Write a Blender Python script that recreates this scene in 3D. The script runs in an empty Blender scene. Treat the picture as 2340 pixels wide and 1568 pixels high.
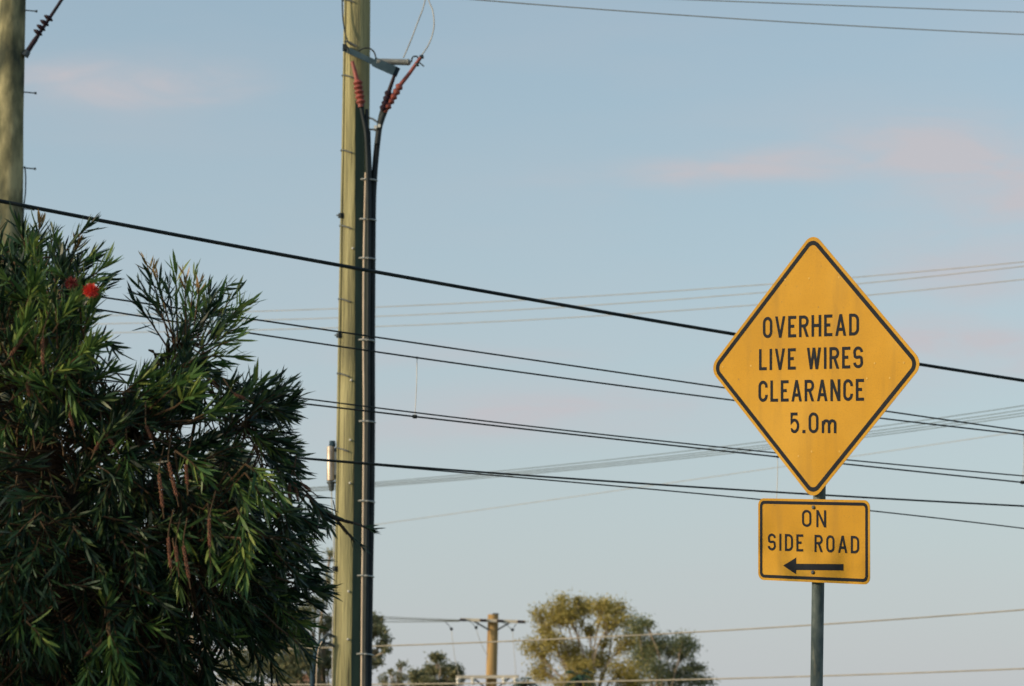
import bpy, math, random
import numpy as np
from mathutils import Vector, Matrix
R = math.radians
random.seed(7); rng = np.random.default_rng(11)
sc = bpy.context.scene
col = sc.collection

# ------------------------------------------------------------------ camera
LENS = 100.0; PITCH = R(10.0); EYE = Vector((0, 0, 1.5))
cam = bpy.data.cameras.new('camera'); cam_o = bpy.data.objects.new('camera', cam); col.objects.link(cam_o)
cam.lens = LENS; cam.sensor_width = 36.0; cam.clip_start = 0.1; cam.clip_end = 3000
cam_o.location = EYE; cam_o.rotation_euler = (R(90) + PITCH, 0, 0)
cam.dof.use_dof = True; cam.dof.focus_distance = 12.3; cam.dof.aperture_fstop = 7.5
sc.camera = cam_o
# ------------------------------------------------------------------ sun, sky, exposure
SUN_EL = R(18); SUN_BACK = R(22)          # low sun, left of the view and a little behind the camera
SUN = Vector((-math.cos(SUN_BACK) * math.cos(SUN_EL), -math.sin(SUN_BACK) * math.cos(SUN_EL), math.sin(SUN_EL)))
sl = bpy.data.lights.new('sun', 'SUN'); sl.energy = 2.4; sl.angle = R(0.5); sl.color = (1.0, 0.80, 0.56)
so = bpy.data.objects.new('sun', sl); col.objects.link(so); so.rotation_euler = SUN.to_track_quat('Z', 'Y').to_euler()
so.location = (-20, -4, 12)
sc.view_settings.view_transform = 'Standard'; sc.view_settings.look = 'None'
sc.view_settings.exposure = 0.30; sc.view_settings.gamma = 1.0; sc.view_settings.use_curve_mapping = False
w = bpy.data.worlds.new('World'); sc.world = w; w.use_nodes = True
nt = w.node_tree; nt.nodes.clear()

def N(nt, t, **kw):
    n = nt.nodes.new(t)
    for k, v in kw.items(): setattr(n, k, v)
    return n

def M_(nt, op, a, b=None, c=None, clamp=False):
    n = nt.nodes.new('ShaderNodeMath'); n.operation = op; n.use_clamp = clamp
    for i, v in enumerate((a, b, c)):
        if v is None: continue
        if isinstance(v, (int, float)): n.inputs[i].default_value = v
        else: nt.links.new(v, n.inputs[i])
    return n.outputs[0]

SKY_STRENGTH = 0.15
bg = N(nt, 'ShaderNodeBackground'); out = N(nt, 'ShaderNodeOutputWorld')
sky = N(nt, 'ShaderNodeTexSky', sky_type='NISHITA', sun_disc=False, sun_elevation=SUN_EL, sun_rotation=math.atan2(SUN.x, SUN.y),
        altitude=0.0, air_density=1.0, dust_density=2.0, ozone_density=0.6)
tc = N(nt, 'ShaderNodeTexCoord')
mp = N(nt, 'ShaderNodeMapping'); mp.inputs['Scale'].default_value = (7, 7, 34); mp.inputs['Location'].default_value = (3.1, 1.7, 0.4)
nt.links.new(tc.outputs['Generated'], mp.inputs['Vector'])
nz = N(nt, 'ShaderNodeTexNoise'); nz.inputs['Scale'].default_value = 1.0; nz.inputs['Detail'].default_value = 5; nz.inputs['Roughness'].default_value = 0.5
nt.links.new(mp.outputs[0], nz.inputs['Vector'])
sep = N(nt, 'ShaderNodeSeparateXYZ'); nt.links.new(tc.outputs['Generated'], sep.inputs[0])
yy = M_(nt, 'MAXIMUM', sep.outputs[1], 0.05)
ax = M_(nt, 'DIVIDE', sep.outputs[0], yy); el = M_(nt, 'DIVIDE', sep.outputs[2], yy)
nlow = M_(nt, 'MULTIPLY', M_(nt, 'SUBTRACT', nz.outputs['Fac'], 0.5), 1.0)
axw = M_(nt, 'ADD', ax, M_(nt, 'MULTIPLY', nlow, 0.09)); elw = M_(nt, 'ADD', el, M_(nt, 'MULTIPLY', nlow, 0.026))
# soft cloud banks (direction in x/y, z/y), half sizes and strength
BANKS = [(-0.128, 0.2735, 0.028, 0.0075, 0.62), (-0.150, 0.279, 0.020, 0.0040, 0.50), (-0.112, 0.269, 0.018, 0.0035, 0.45), (0.068, 0.237, 0.030, 0.0055, 0.75), (0.100, 0.240, 0.030, 0.0075, 0.75),
         (0.150, 0.244, 0.036, 0.0150, 0.85), (0.185, 0.232, 0.038, 0.0150, 0.75), (0.150, 0.1765, 0.040, 0.0095, 0.75), (0.185, 0.170, 0.034, 0.0080, 0.60), (0.018, 0.1525, 0.050, 0.0080, 0.55), (-0.02, 0.172, 0.05, 0.005, 0.25), (0.170, 0.205, 0.045, 0.016, 0.40), (0.105, 0.160, 0.05, 0.008, 0.35)]
acc = None
for (cx, cy, sx, sy, amp) in BANKS:
    dx = M_(nt, 'DIVIDE', M_(nt, 'SUBTRACT', axw, cx), sx); dy = M_(nt, 'DIVIDE', M_(nt, 'SUBTRACT', elw, cy), sy)
    r2 = M_(nt, 'ADD', M_(nt, 'MULTIPLY', dx, dx), M_(nt, 'MULTIPLY', dy, dy))
    g = M_(nt, 'MULTIPLY', M_(nt, 'EXPONENT', M_(nt, 'MULTIPLY', r2, -0.9)), amp)
    acc = g if acc is None else M_(nt, 'MAXIMUM', acc, g)
thin = M_(nt, 'MULTIPLY', M_(nt, 'SUBTRACT', nz.outputs['Fac'], 0.45, clamp=True), 0.55)      # thin broken cloud all over
mp2 = N(nt, 'ShaderNodeMapping'); mp2.inputs['Scale'].default_value = (22, 22, 85); nt.links.new(tc.outputs['Generated'], mp2.inputs['Vector'])
nz2 = N(nt, 'ShaderNodeTexNoise'); nz2.inputs['Scale'].default_value = 1.0; nz2.inputs['Detail'].default_value = 9; nz2.inputs['Roughness'].default_value = 0.62; nz2.inputs['Distortion'].default_value = 0.6
nt.links.new(mp2.outputs[0], nz2.inputs['Vector'])
tex = M_(nt, 'ADD', M_(nt, 'MULTIPLY', M_(nt, 'SUBTRACT', nz2.outputs['Fac'], 0.30, clamp=True), 3.2), 0.42)
brk = M_(nt, 'MINIMUM', M_(nt, 'MULTIPLY', acc, tex), 0.85)
fac = M_(nt, 'ADD', brk, thin, clamp=True)
SKY_TINT = (0.92, 1.03, 0.95)
tint = N(nt, 'ShaderNodeMix', data_type='RGBA', blend_type='MULTIPLY'); tint.inputs[0].default_value = 1.0
tint.inputs[7].default_value = (*SKY_TINT, 1)
nt.links.new(sky.outputs[0], tint.inputs[6])
mixc = N(nt, 'ShaderNodeMix', data_type='RGBA'); mixc.inputs[7].default_value = (2.98, 2.84, 3.0, 1)
veil = N(nt, 'ShaderNodeMix', data_type='RGBA'); veil.inputs[7].default_value = (2.74, 2.76, 3.14, 1)   # pale haze, thicker towards the horizon all round
nt.links.new(M_(nt, 'EXPONENT', M_(nt, 'MULTIPLY', M_(nt, 'ABSOLUTE', sep.outputs[2]), -4.8)), veil.inputs[0])
nt.links.new(tint.outputs[2], veil.inputs[6]); nt.links.new(fac, mixc.inputs[0]); nt.links.new(veil.outputs[2], mixc.inputs[6])
nt.links.new(mixc.outputs[2], bg.inputs['Color']); bg.inputs['Strength'].default_value = SKY_STRENGTH
nt.links.new(bg.outputs[0], out.inputs['Surface'])

# ------------------------------------------------------------------ helpers
F = 2340 * LENS / 36.0
FW = Vector((0, math.cos(PITCH), math.sin(PITCH))); UP = Vector((0, -math.sin(PITCH), math.cos(PITCH)))
def ray(x, y): return Vector((1, 0, 0)) * ((x - 1170) / F) + UP * ((784 - y) / F) + FW
def at(x, y, Y):                       # where the sight line through a photo point meets the plane Y metres ahead
    d = ray(x, y); return EYE + d * (Y / d.y)
def ppm(Y): return F * 0.98 / Y        # photo points per metre at that distance (roughly)

def mat(name, base, rough=0.6, metal=0.0, var=None, scale=8.0, bump=0.0, stretch=(1, 1, 1), detail=4, spec=0.5, island=None, trans=0.0, bscale=None, grime=()):
    """procedural material: two or three colours mixed by noise (or by leaf), with fine relief"""
    m = bpy.data.materials.new(name); m.use_nodes = True; t = m.node_tree; b = t.nodes['Principled BSDF']
    b.inputs['Roughness'].default_value = rough; b.inputs['Metallic'].default_value = metal; b.inputs['Specular IOR Level'].default_value = spec
    b.inputs['Base Color'].default_value = (*base, 1)
    co = t.nodes.new('ShaderNodeTexCoord'); mpn = t.nodes.new('ShaderNodeMapping'); mpn.inputs['Scale'].default_value = stretch
    t.links.new(co.outputs['Object'], mpn.inputs[0])
    nn = t.nodes.new('ShaderNodeTexNoise'); nn.inputs['Scale'].default_value = scale; nn.inputs['Detail'].default_value = detail
    t.links.new(mpn.outputs[0], nn.inputs['Vector'])
    if var is not None:
        rp = t.nodes.new('ShaderNodeValToRGB'); e = rp.color_ramp.elements
        cols = [base] + list(var)
        lo, hi = (0.0, 1.0) if island else (0.32, 0.68)
        e[0].position = lo; e[0].color = (*cols[0], 1); e[1].position = hi; e[1].color = (*cols[-1], 1)
        for i in range(1, len(cols) - 1):
            q = e.new(lo + (hi - lo) * i / (len(cols) - 1)); q.color = (*cols[i], 1)
        if island:
            gm = t.nodes.new('ShaderNodeNewGeometry'); t.links.new(gm.outputs['Random Per Island'], rp.inputs[0])
        else: t.links.new(nn.outputs['Fac'], rp.inputs[0])
        src = rp.outputs[0]
        for (gst, gsc, lo_, hi_, gcol, amt) in grime:           # stains, cracks and dust with shapes of their own
            gm_ = t.nodes.new('ShaderNodeMapping'); gm_.inputs['Scale'].default_value = gst; t.links.new(co.outputs['Object'], gm_.inputs[0])
            gn = t.nodes.new('ShaderNodeTexNoise'); gn.inputs['Scale'].default_value = gsc; gn.inputs['Detail'].default_value = 6; t.links.new(gm_.outputs[0], gn.inputs['Vector'])
            mr = t.nodes.new('ShaderNodeMapRange'); mr.inputs[1].default_value = lo_; mr.inputs[2].default_value = hi_; mr.inputs[4].default_value = amt; t.links.new(gn.outputs['Fac'], mr.inputs[0])
            mxg = t.nodes.new('ShaderNodeMix'); mxg.data_type = 'RGBA'; mxg.inputs[7].default_value = (*gcol, 1); t.links.new(mr.outputs[0], mxg.inputs[0]); t.links.new(src, mxg.inputs[6]); src = mxg.outputs[2]
        t.links.new(src, b.inputs['Base Color'])
    else: src = None
    if bump:
        n2 = t.nodes.new('ShaderNodeTexNoise'); n2.inputs['Scale'].default_value = bscale or scale * 3; n2.inputs['Detail'].default_value = 5
        t.links.new(mpn.outputs[0], n2.inputs['Vector'])
        bp = t.nodes.new('ShaderNodeBump'); bp.inputs['Strength'].default_value = bump; bp.inputs['Distance'].default_value = 0.01
        t.links.new(n2.outputs['Fac'], bp.inputs['Height']); t.links.new(bp.outputs[0], b.inputs['Normal'])
    if trans:
        tr = t.nodes.new('ShaderNodeBsdfTranslucent'); mx = t.nodes.new('ShaderNodeMixShader'); mx.inputs[0].default_value = trans
        if src: t.links.new(src, tr.inputs['Color'])
        else: tr.inputs['Color'].default_value = (*base, 1)
        o = t.nodes['Material Output']
        t.links.new(b.outputs[0], mx.inputs[1]); t.links.new(tr.outputs[0], mx.inputs[2]); t.links.new(mx.outputs[0], o.inputs['Surface'])
    return m

MT = {
 'timber': mat('weathered_pole_timber', (0.21, 0.196, 0.112), 0.88, var=[(0.33, 0.30, 0.155), (0.42, 0.38, 0.205)], scale=2.6, stretch=(5, 5, 0.36), bump=1.0, bscale=14, spec=0.15, detail=8, grime=[((16, 16, .30), 2.2, .57, .66, (.10, .092, .06), .6), ((2.2, 2.2, .55), 1.6, .58, .72, (.10, .095, .064), .6), ((44, 44, .5), 1.8, .62, .67, (.03, .028, .022), .8), ((30, 30, 30), 4, .60, .72, (.14, .135, .085), .5)]),
 'timber_far': mat('brown_pole_timber', (0.26, 0.155, 0.065), 0.85, var=[(0.40, 0.255, 0.11), (0.48, 0.32, 0.15)], scale=1.6, stretch=(5, 5, 0.4), bump=0.5, spec=0.2),
 'timber_mottled': mat('mottled_pole_timber', (0.055, 0.062, 0.045), 0.88, var=[(0.17, 0.162, 0.095), (0.40, 0.36, 0.21)], scale=2.8, stretch=(2.2, 2.2, 0.9), bump=0.8, bscale=10, spec=0.15, detail=8),
 'arm': mat('grey_crossarm_timber', (0.50, 0.44, 0.36), 0.85, var=[(0.68, 0.60, 0.48)], scale=3, stretch=(1, 4, 4), bump=0.3),
 'black': mat('black_cable_sheath', (0.010, 0.016, 0.020), 0.6, var=[(0.022, 0.03, 0.034)], scale=4, spec=0.25, grime=[((3, 3, 1), 3, .55, .7, (.06, .06, .055), .5)]),
 'darksteel': mat('dark_galvanised_steel', (0.05, 0.06, 0.07), 0.55, 0.4, var=[(0.10, 0.115, 0.12)], scale=14, bump=0.2),
 'steel': mat('dull_galvanised_steel', (0.30, 0.31, 0.31), 0.5, 0.5, var=[(0.48, 0.48, 0.46)], scale=18, bump=0.15),
 'bluesteel': mat('blue_grey_painted_steel', (0.018, 0.040, 0.062), 0.8, 0.0, var=[(0.035, 0.065, 0.09)], scale=10, bump=0.1, spec=0.12),
 'conduit': mat('pale_conduit', (0.50, 0.39, 0.29), 0.6, 0.0, var=[(0.62, 0.50, 0.39)], scale=5, stretch=(3, 3, 0.6), grime=[((8, 8, 1.5), 3, .55, .7, (.28, .22, .16), .5)]),
 'canister': mat('aluminium_canister', (0.40, 0.33, 0.27), 0.45, 0.6, var=[(0.50, 0.42, 0.35)], scale=6, stretch=(3, 3, 0.5), grime=[((4, 4, 2), 4, .5, .7, (.22, .16, .11), .6)]),
 'red': mat('red_polymer_housing', (0.24, 0.050, 0.040), 0.6, var=[(0.33, 0.075, 0.058)], scale=12, grime=[((6, 6, 6), 3, .5, .7, (.16, .07, .06), .6)]),
 'maroon': mat('dark_maroon_polymer', (0.016, 0.010, 0.018), 0.55, var=[(0.035, 0.016, 0.028)], scale=12, spec=0.25),
 'grey': mat('grey_polymer_tube', (0.20, 0.21, 0.21), 0.55, var=[(0.28, 0.29, 0.28)], scale=14, bump=0.2),
 'guard_shade': mat('shade_dark_cable_guard', (0.008, 0.021, 0.022), 0.75, var=[(0.014, 0.032, 0.030)], scale=5, stretch=(4, 4, .4), spec=0.15),
 'white': mat('white_cap', (0.62, 0.60, 0.55), 0.5, var=[(0.72, 0.70, 0.66)], scale=20),
 'alu': mat('bare_aluminium_conductor', (0.30, 0.28, 0.25), 0.5, 0.3, var=[(0.42, 0.40, 0.36)], scale=6),
 'alu_dark': mat('grey_stranded_conductor', (0.09, 0.10, 0.09), 0.7, 0.0, var=[(0.14, 0.15, 0.13)], scale=3, spec=0.2),
 'alu_far': mat('weathered_aluminium_conductor', (0.34, 0.29, 0.22), 0.6, 0.1, var=[(0.46, 0.40, 0.32)], scale=3),
 'yellow': mat('yellow_sign_sheeting', (0.44, 0.222, 0.013), 0.5, var=[(0.50, 0.255, 0.015), (0.55, 0.285, 0.020)], scale=2.3, spec=0.18, bump=0.12, bscale=3.5, detail=6, grime=[((7, 1, .8), 1.7, .52, .78, (.27, .15, .028), .5), ((60, 60, 60), 3, .50, .72, (.32, .17, .02), .50), ((1.4, 1, 1.2), 1.2, .5, .75, (.58, .34, .06), .4), ((9, 9, 9), 5, .68, .73, (.22, .14, .05), .65)]),
 'ink': mat('black_sign_ink', (0.008, 0.011, 0.018), 0.7, var=[(0.014, 0.018, 0.026)], scale=9, spec=0.15),
 'rivet': mat('rivet_head', (0.52, 0.30, 0.05), 0.6, var=[(0.60, 0.37, 0.09)], scale=30, spec=.2),
 'post': mat('galvanised_post', (0.060, 0.085, 0.088), 0.65, 0.2, var=[(0.095, 0.125, 0.125), (0.20, 0.225, 0.21)], scale=9, stretch=(2, 2, 0.9), bump=0.35, detail=7, grime=[((8, 8, 2), 4, .6, .66, (.26, .25, .20), .5)]),
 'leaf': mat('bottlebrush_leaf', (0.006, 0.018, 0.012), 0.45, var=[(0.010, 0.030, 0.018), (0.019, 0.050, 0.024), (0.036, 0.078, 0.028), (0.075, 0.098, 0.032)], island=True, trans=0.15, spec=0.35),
 'leaf_sunlit': mat('sunlit_bottlebrush_leaf', (0.030, 0.085, 0.030), 0.45, var=[(0.060, 0.130, 0.036), (0.115, 0.190, 0.045), (0.22, 0.27, 0.06)], island=True, trans=0.26, spec=0.35),  # lighter copy of the leaf colour, sunlight put into the tone
 'young': mat('tan_young_leaf', (0.16, 0.13, 0.04), 0.5, var=[(0.27, 0.17, 0.06), (0.34, 0.20, 0.08)], island=True, trans=0.25),
 'twig': mat('dark_twig_bark', (0.055, 0.035, 0.022), 0.85, var=[(0.13, 0.080, 0.042)], scale=9, bump=0.4, spec=0.2),
 'bark': mat('dark_fissured_bark', (0.025, 0.022, 0.020), 0.9, var=[(0.055, 0.045, 0.035)], scale=12, stretch=(3, 3, 0.6), bump=0.9),
 'pod': mat('woody_seed_capsules', (0.20, 0.075, 0.045), 0.8, var=[(0.32, 0.13, 0.075)], scale=60, bump=0.5),
 'flower': mat('red_stamens', (0.60, 0.035, 0.025), 0.5, var=[(0.72, 0.06, 0.035)], island=True, trans=0.3),
 'flower_old': mat('faded_dark_red_stamens', (0.16, 0.02, 0.025), 0.6, var=[(0.24, 0.035, 0.03)], island=True, trans=0.2),
 'gum': mat('golden_gum_leaf', (0.27, 0.235, 0.065), 0.6, var=[(0.40, 0.335, 0.09), (0.54, 0.42, 0.13)], island=True, trans=0.42),
 'gum_shade': mat('shaded_blue_green_gum_leaf', (0.11, 0.155, 0.095), 0.55, var=[(0.18, 0.215, 0.11), (0.34, 0.30, 0.11)], island=True, trans=0.38),
 'gum_dull': mat('olive_gum_leaf', (0.125, 0.155, 0.090), 0.6, var=[(0.20, 0.21, 0.11), (0.32, 0.275, 0.13)], island=True, trans=0.38),
 'palm': mat('palm_frond_green', (0.020, 0.050, 0.026), 0.45, var=[(0.04, 0.085, 0.035)], island=True, trans=0.15),
 'gumbark': mat('pale_gum_bark', (0.26, 0.20, 0.14), 0.8, var=[(0.38, 0.30, 0.22)], scale=4, stretch=(2, 2, 0.5), bump=0.3),
 'rooftile': mat('terracotta_roof_tile', (0.22, 0.115, 0.075), 0.85, var=[(0.29, 0.155, 0.10)], scale=3, bump=0.3),
 'wall': mat('pale_weatherboard', (0.48, 0.42, 0.34), 0.8, var=[(0.56, 0.50, 0.42)], scale=2, bump=0.15),
 'glass': mat('window_glass', (0.03, 0.04, 0.05), 0.08, var=[(0.05, 0.06, 0.07)], scale=2),
 'grass': mat('dry_grass', (0.055, 0.075, 0.025), 0.9, var=[(0.10, 0.11, 0.04), (0.16, 0.14, 0.06)], scale=0.7, bump=0.8, bscale=30, detail=8),
 'asphalt': mat('asphalt', (0.040, 0.040, 0.042), 0.9, var=[(0.06, 0.06, 0.06)], scale=3, bump=0.6, bscale=120, detail=8),
 'concrete': mat('kerb_concrete', (0.28, 0.27, 0.25), 0.9, var=[(0.38, 0.37, 0.34)], scale=4, bump=0.4, bscale=40),
 'paint': mat('white_road_paint', (0.70, 0.70, 0.68), 0.7, var=[(0.80, 0.80, 0.78)], scale=12, bump=0.2),
}

class MB:
    def __init__(s): s.v = []; s.f = []
    def add(s, vs, fs):
        o = len(s.v); s.v += [tuple(v) for v in vs]; s.f += [tuple(i + o for i in f) for f in fs]; return s
    def tube(s, pts, rad, n=8, caps=True):
        pts = [Vector(p) for p in pts]; k = len(pts)
        if not hasattr(rad, '__len__'): rad = [rad] * k
        vs = []; prev = None
        for i, p in enumerate(pts):
            t = (pts[min(i + 1, k - 1)] - pts[max(i - 1, 0)]).normalized()
            if prev is None:
                a = Vector((0, 0, 1)) if abs(t.z) < 0.9 else Vector((1, 0, 0)); u = t.cross(a).normalized()
            else: u = (prev - t * prev.dot(t)).normalized()
            prev = u; w_ = t.cross(u)
            for j in range(n):
                an = 2 * math.pi * j / n; vs.append(p + (u * math.cos(an) + w_ * math.sin(an)) * rad[i])
        fs = [(i * n + j, i * n + (j + 1) % n, (i + 1) * n + (j + 1) % n, (i + 1) * n + j) for i in range(k - 1) for j in range(n)]
        if caps: fs += [tuple(range(n - 1, -1, -1)), tuple((k - 1) * n + j for j in range(n))]
        return s.add(vs, fs)
    def box(s, c, hx, hy, hz, X=(1, 0, 0), Y=(0, 1, 0), Z=(0, 0, 1)):
        c = Vector(c); X = Vector(X) * hx; Y = Vector(Y) * hy; Z = Vector(Z) * hz
        vs = [c + X * a + Y * b + Z * d for d in (-1, 1) for b in (-1, 1) for a in (-1, 1)]
        return s.add(vs, [(0, 2, 3, 1), (4, 5, 7, 6), (0, 1, 5, 4), (2, 6, 7, 3), (0, 4, 6, 2), (1, 3, 7, 5)])
    def bar(s, a, b, hw, hh, up=(0, 0, 1)):
        a = Vector(a); b = Vector(b); d = (b - a); X = d.normalized(); Y = Vector(up).cross(X).normalized(); Z = X.cross(Y)
        return s.box((a + b) / 2, d.length / 2, hw, hh, X, Y, Z)
    def lathe(s, a, b, prof, n=14):       # profile (t along a-b, radius)
        a = Vector(a); b = Vector(b)
        return s.tube([a.lerp(b, t) for t, r in prof], [max(r, 1e-4) for t, r in prof], n)
    def build(s, name, m, parent=None, smooth=True, world=True):
        me = bpy.data.meshes.new(name); me.from_pydata(s.v, [], s.f); me.update()
        if smooth:
            me.polygons.foreach_set('use_smooth', [True] * len(me.polygons))
            try: me.set_sharp_from_angle(angle=R(38))
            except Exception: pass
        me.materials.append(MT[m])
        return link(name, me, parent, world)

def link(name, me, parent=None, world=True):
    o = bpy.data.objects.new(name, me); col.objects.link(o)
    if parent is not None:
        o.parent = parent
        if world: o.matrix_parent_inverse = parent_world(parent).inverted()
    return o
def parent_world(o):
    m = o.matrix_basis.copy()
    if o.parent is not None: m = parent_world(o.parent) @ o.matrix_parent_inverse @ m
    return m
def tag(o, label, cat=None, group=None, kind=None):
    o['label'] = label
    if cat: o['category'] = cat
    if group: o['group'] = group
    if kind: o['kind'] = kind
    return o
def empty(name, loc): 
    o = bpy.data.objects.new(name, None); col.objects.link(o); o.location = loc; o.empty_display_size = 0.3; return o
def smooth_path(pts, per=6):
    P = [np.array(p, float) for p in pts]; P = [2 * P[0] - P[1]] + P + [2 * P[-1] - P[-2]]; o = []
    for i in range(1, len(P) - 2):
        for k in range(per):
            t = k / per; a, b, c, d = P[i - 1:i + 3]
            o.append(0.5 * (2 * b + (c - a) * t + (2 * a - 5 * b + 4 * c - d) * t * t + (3 * b - a - 3 * c + d) * t ** 3))
    o.append(P[-2]); return [Vector(q) for q in o]

# ------------------------------------------------------------------ the setting (below the frame): ground, road, kerb, path
def sheet(name, x0, x1, y0, y1, z, m, kind='structure', nx=1, ny=1):
    b = MB(); b.add([(x0, y0, z), (x1, y0, z), (x1, y1, z), (x0, y1, z)], [(0, 1, 2, 3)])
    o = b.build(name, m, smooth=False); o['kind'] = kind; return o
sheet('ground', -1500, 1500, -1500, 1500, 0, 'grass')
sheet('road', -400, 400, -6.0, 6.0, 0.004, 'asphalt')
b = MB()
for i in range(-60, 61): b.add([(i * 6 - 1.5, -0.06, 0.008), (i * 6 + 1.5, -0.06, 0.008), (i * 6 + 1.5, 0.06, 0.008), (i * 6 - 1.5, 0.06, 0.008)], [(0, 1, 2, 3)])
o = b.build('road_marking', 'paint', smooth=False); o['kind'] = 'structure'
b = MB(); b.box((0, 6.15, 0.06), 400, 0.15, 0.07); o = b.build('kerb', 'concrete', smooth=False); o['kind'] = 'structure'
sheet('footpath', -400, 400, 7.0, 8.2, 0.012, 'concrete')

# ------------------------------------------------------------------ road sign
DC = Vector((1.4437, 13.45, 3.7595)); LC = Vector((1.4288, 13.45, 2.9194))
PW = Matrix.Rotation(R(-44.0), 3, 'Z') @ Matrix.Rotation(R(5.6), 3, 'X') @ Matrix.Rotation(R(5.6), 3, 'Y')   # plate: x right, z up, -y faces out
BACK = PW @ Vector((0, 1, 0))
_k = (DC - EYE).dot(BACK) / (LC - EYE).dot(BACK); LC = EYE + (LC - EYE) * _k        # both plates in one plane on the post
def behind(x, y, off): d = ray(x, y); return EYE + d * (((DC - EYE).dot(BACK) + off) / d.dot(BACK))
pa = behind(1866.0, 1568, 0.0535); pb = behind(1872.5, 1125, 0.0535); dz = (pb - pa) / (pb.z - pa.z)
sign = empty('road_sign', pa - dz * pa.z); tag(sign, 'yellow diamond warning sign over small arrow plate on a grey steel post', 'sign')
# post: straight pipe behind the plates, leaning slightly
def post_at(z): return pa + dz * (z - pa.z)
b = MB(); b.tube([post_at(z) for z in np.linspace(-0.3, 4.25, 12)], 0.0302, 20); b.build('post', 'post', sign)
b = MB(); b.lathe(post_at(4.25), post_at(4.30), [(0, 0.034), (0.6, 0.034), (1, 0.022)], 16); b.build('post_cap', 'black', sign)

def plate_local(C, x, y):            # photo point on a plate -> plate coordinates (u, v)
    d = ray(x, y); t = (C - EYE).dot(BACK) / d.dot(BACK); q = PW.transposed() @ (EYE + d * t - C); return q.x, q.z
def plate_mat(C): 
    m = PW.to_4x4(); m.translation = C; return m
def rounded(poly, r, n=7):
    """round the corners of a polygon"""
    o = []; k = len(poly)
    for i in range(k):
        p = Vector(poly[i]); a = (Vector(poly[i - 1]) - p).normalized(); c = (Vector(poly[(i + 1) % k]) - p).normalized()
        ang = a.angle(c); tl = r / math.tan(ang / 2); bis = (a + c).normalized(); ctr = p + bis * (r / math.sin(ang / 2))
        s = p + a * tl - ctr; e = p + c * tl - ctr
        a0 = math.atan2(s.y, s.x); a1 = math.atan2(e.y, e.x); da = (a1 - a0 + math.pi) % (2 * math.pi) - math.pi
        for j in range(n + 1):
            q = a0 + da * j / n; o.append((ctr.x + r * math.cos(q), ctr.y + r * math.sin(q)))
    return o
def inset(poly, d):
    o = []; k = len(poly)
    for i in range(k):
        p = Vector(poly[i]); a = (p - Vector(poly[i - 1])).normalized(); c = (Vector(poly[(i + 1) % k]) - p).normalized()
        n1 = Vector((-a.y, a.x)); n2 = Vector((-c.y, c.x)); m = (n1 + n2); m = m / (1 + n1.dot(n2)); o.append(tuple(p + m * d))
    return o
def panel(name, C, poly, r, edge, line, holder, label):
    ou = rounded(poly, r); k = len(ou); b = MB()
    b.add([(x, -0.001, z) for x, z in ou] + [(x, 0.001, z) for x, z in ou],
          [tuple(range(k)), tuple(range(2 * k - 1, k - 1, -1))] + [((i + 1) % k, i, i + k, (i + 1) % k + k) for i in range(k)])
    me_o = b.build(name, 'yellow', holder, smooth=False); me_o.matrix_basis = plate_mat(C); me_o['label'] = label
    a = rounded(inset(poly, edge), r - edge * 0.6); c = rounded(inset(poly, edge + line), max(r - edge - line * 0.6, 0.012)); b = MB()
    b.add([(x, -0.0022, z) for x, z in a] + [(x, -0.0022, z) for x, z in c], [(i, (i + 1) % k, (i + 1) % k + k, i + k) for i in range(k)])
    bo = b.build('border', 'ink', me_o, smooth=False, world=False)
    return me_o
H = 0.645
dia = panel('warning_panel', DC, [(0, H), (-H, 0), (0, -H), (H, 0)], 0.060, 0.0155, 0.0205, sign, 'yellow diamond panel with black border and clearance warning text')
HW, HH = 0.333 * _k, 0.1965 * _k
low = panel('side_road_plate', LC, [(-HW, HH), (-HW, -HH), (HW, -HH), (HW, HH)], 0.034, 0.0115, 0.0150, sign, 'yellow rectangular plate with arrow pointing left')

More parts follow.
